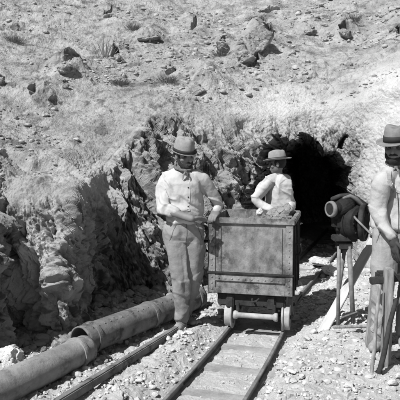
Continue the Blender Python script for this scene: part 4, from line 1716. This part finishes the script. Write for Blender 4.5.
tplank('post', tl(389, 268), V3(tl(385, 380).x, 0, -.03), .115, .045, M_wood)
tplank('post', tl(408, 262, .05), V3(tl(412, 380, .05).x, .05, -.03), .085, .05, M_wood)
tplank('back_post', tl(375, 284, .34), V3(tl(368, 350, .34).x, .34, -.03), .06, .05, M_wood)
tplank('crosspiece', tl(370, 281, .06), tl(420, 275, .06), .05, .05, M_iron_dark)
tplank('brace', tl(372, 330, .03), tl(412, 285, .03), .045, .03, M_wood)
mb = MB().box(tl(386, 276, .1), (.14, .1, .07), bev=.012)
mb.build('iron_block', M_iron_dark, tre)

# poles leaning against the trestle
for (lab, p0, y0, p1, y1, r_) in [('thin pale wooden pole leaning against the front of the timber trestle', (380, 286), 3.98, (371, 376), 3.86, .014),
                                  ('thicker dark pole leaning low across the front of the trestle', (396, 300), 3.97, (378, 372), 3.84, .019)]:
    A_ = at(p0[0], p0[1], y0)
    B_ = np.array([at(p1[0], p1[1], y1)[0], y1, 0])
    B_[2] = float(ground_z(B_[0], B_[1])) - .01
    hd = Vector(A_) - Vector(B_)
    me = MB().tube([V3(0, 0, 0), hd * .3 + V3(.006, 0, 0), hd * .65 + V3(-.003, .004, 0), hd], [r_, r_ * .95, r_ * .9, r_ * .85], 12, round_ends=True).mesh('wooden_pole', M_wood if r_ < .016 else M_iron_dark, True)
    tag(link('wooden_pole', me, None, tuple(B_)), lab, 'pole', 'poles by the trestle')

# pick lying on the ground near the machine
q = gat(362, 338, .06)
gz = float(ground_z(q[0], q[1]))
pk = thing('pickaxe', 'pickaxe lying on the rubble between the machine and the trestle', 'pickaxe', (q[0], q[1], gz + .03), .5)
MB().tube([V3(-.22, .1, .03), V3(0, 0, .03), V3(.16, -.07, .025)], [.014, .014, .017], 12, round_ends=True).build('handle', M_wood, pk, sm=True)
MB().tube([V3(.03, -.22, -.005), V3(.12, -.13, .04), V3(.155, -.065, .05), V3(.18, .03, .045), V3(.18, .14, -.0)], [.005, .014, .021, .014, .005], 12, round_ends=True).build('pick_head', M_iron_dark, pk, sm=True)

# ------------------------------------------------------------------ light
SUN = Vector((-.47, -.46, .72)).normalized()
sd = bpy.data.lights.new('sun', 'SUN')
sd.energy = 4.6
sd.angle = math.radians(.5)
sd.color = (1, 1, 1)
so = bpy.data.objects.new('sun', sd)
COL.objects.link(so)
so.location = (-4, -6, 9)
so.rotation_euler = SUN.to_track_quat('Z', 'Y').to_euler()
wd = bpy.data.worlds.new('World')
scene.world = wd
wd.use_nodes = True
nt = wd.node_tree
bg = nt.nodes['Background']
sky = nt.nodes.new('ShaderNodeTexSky')
sky.sky_type = 'NISHITA'
sky.sun_disc = False
sky.sun_elevation = math.asin(SUN.z)
sky.sun_rotation = math.atan2(SUN.x, SUN.y)
bw = nt.nodes.new('ShaderNodeRGBToBW')
nt.links.new(sky.outputs[0], bw.inputs[0])
nt.links.new(bw.outputs[0], bg.inputs[0])
bg.inputs[1].default_value = 0.05
scene.view_settings.view_transform = 'Standard'
scene.view_settings.look = 'None'
scene.view_settings.exposure = 0.55
scene.view_settings.gamma = 1
scene.cycles.max_bounces = 4
scene.cycles.diffuse_bounces = 1
scene.cycles.pixel_filter_type = 'BLACKMAN_HARRIS'
scene.cycles.filter_width = 1.9
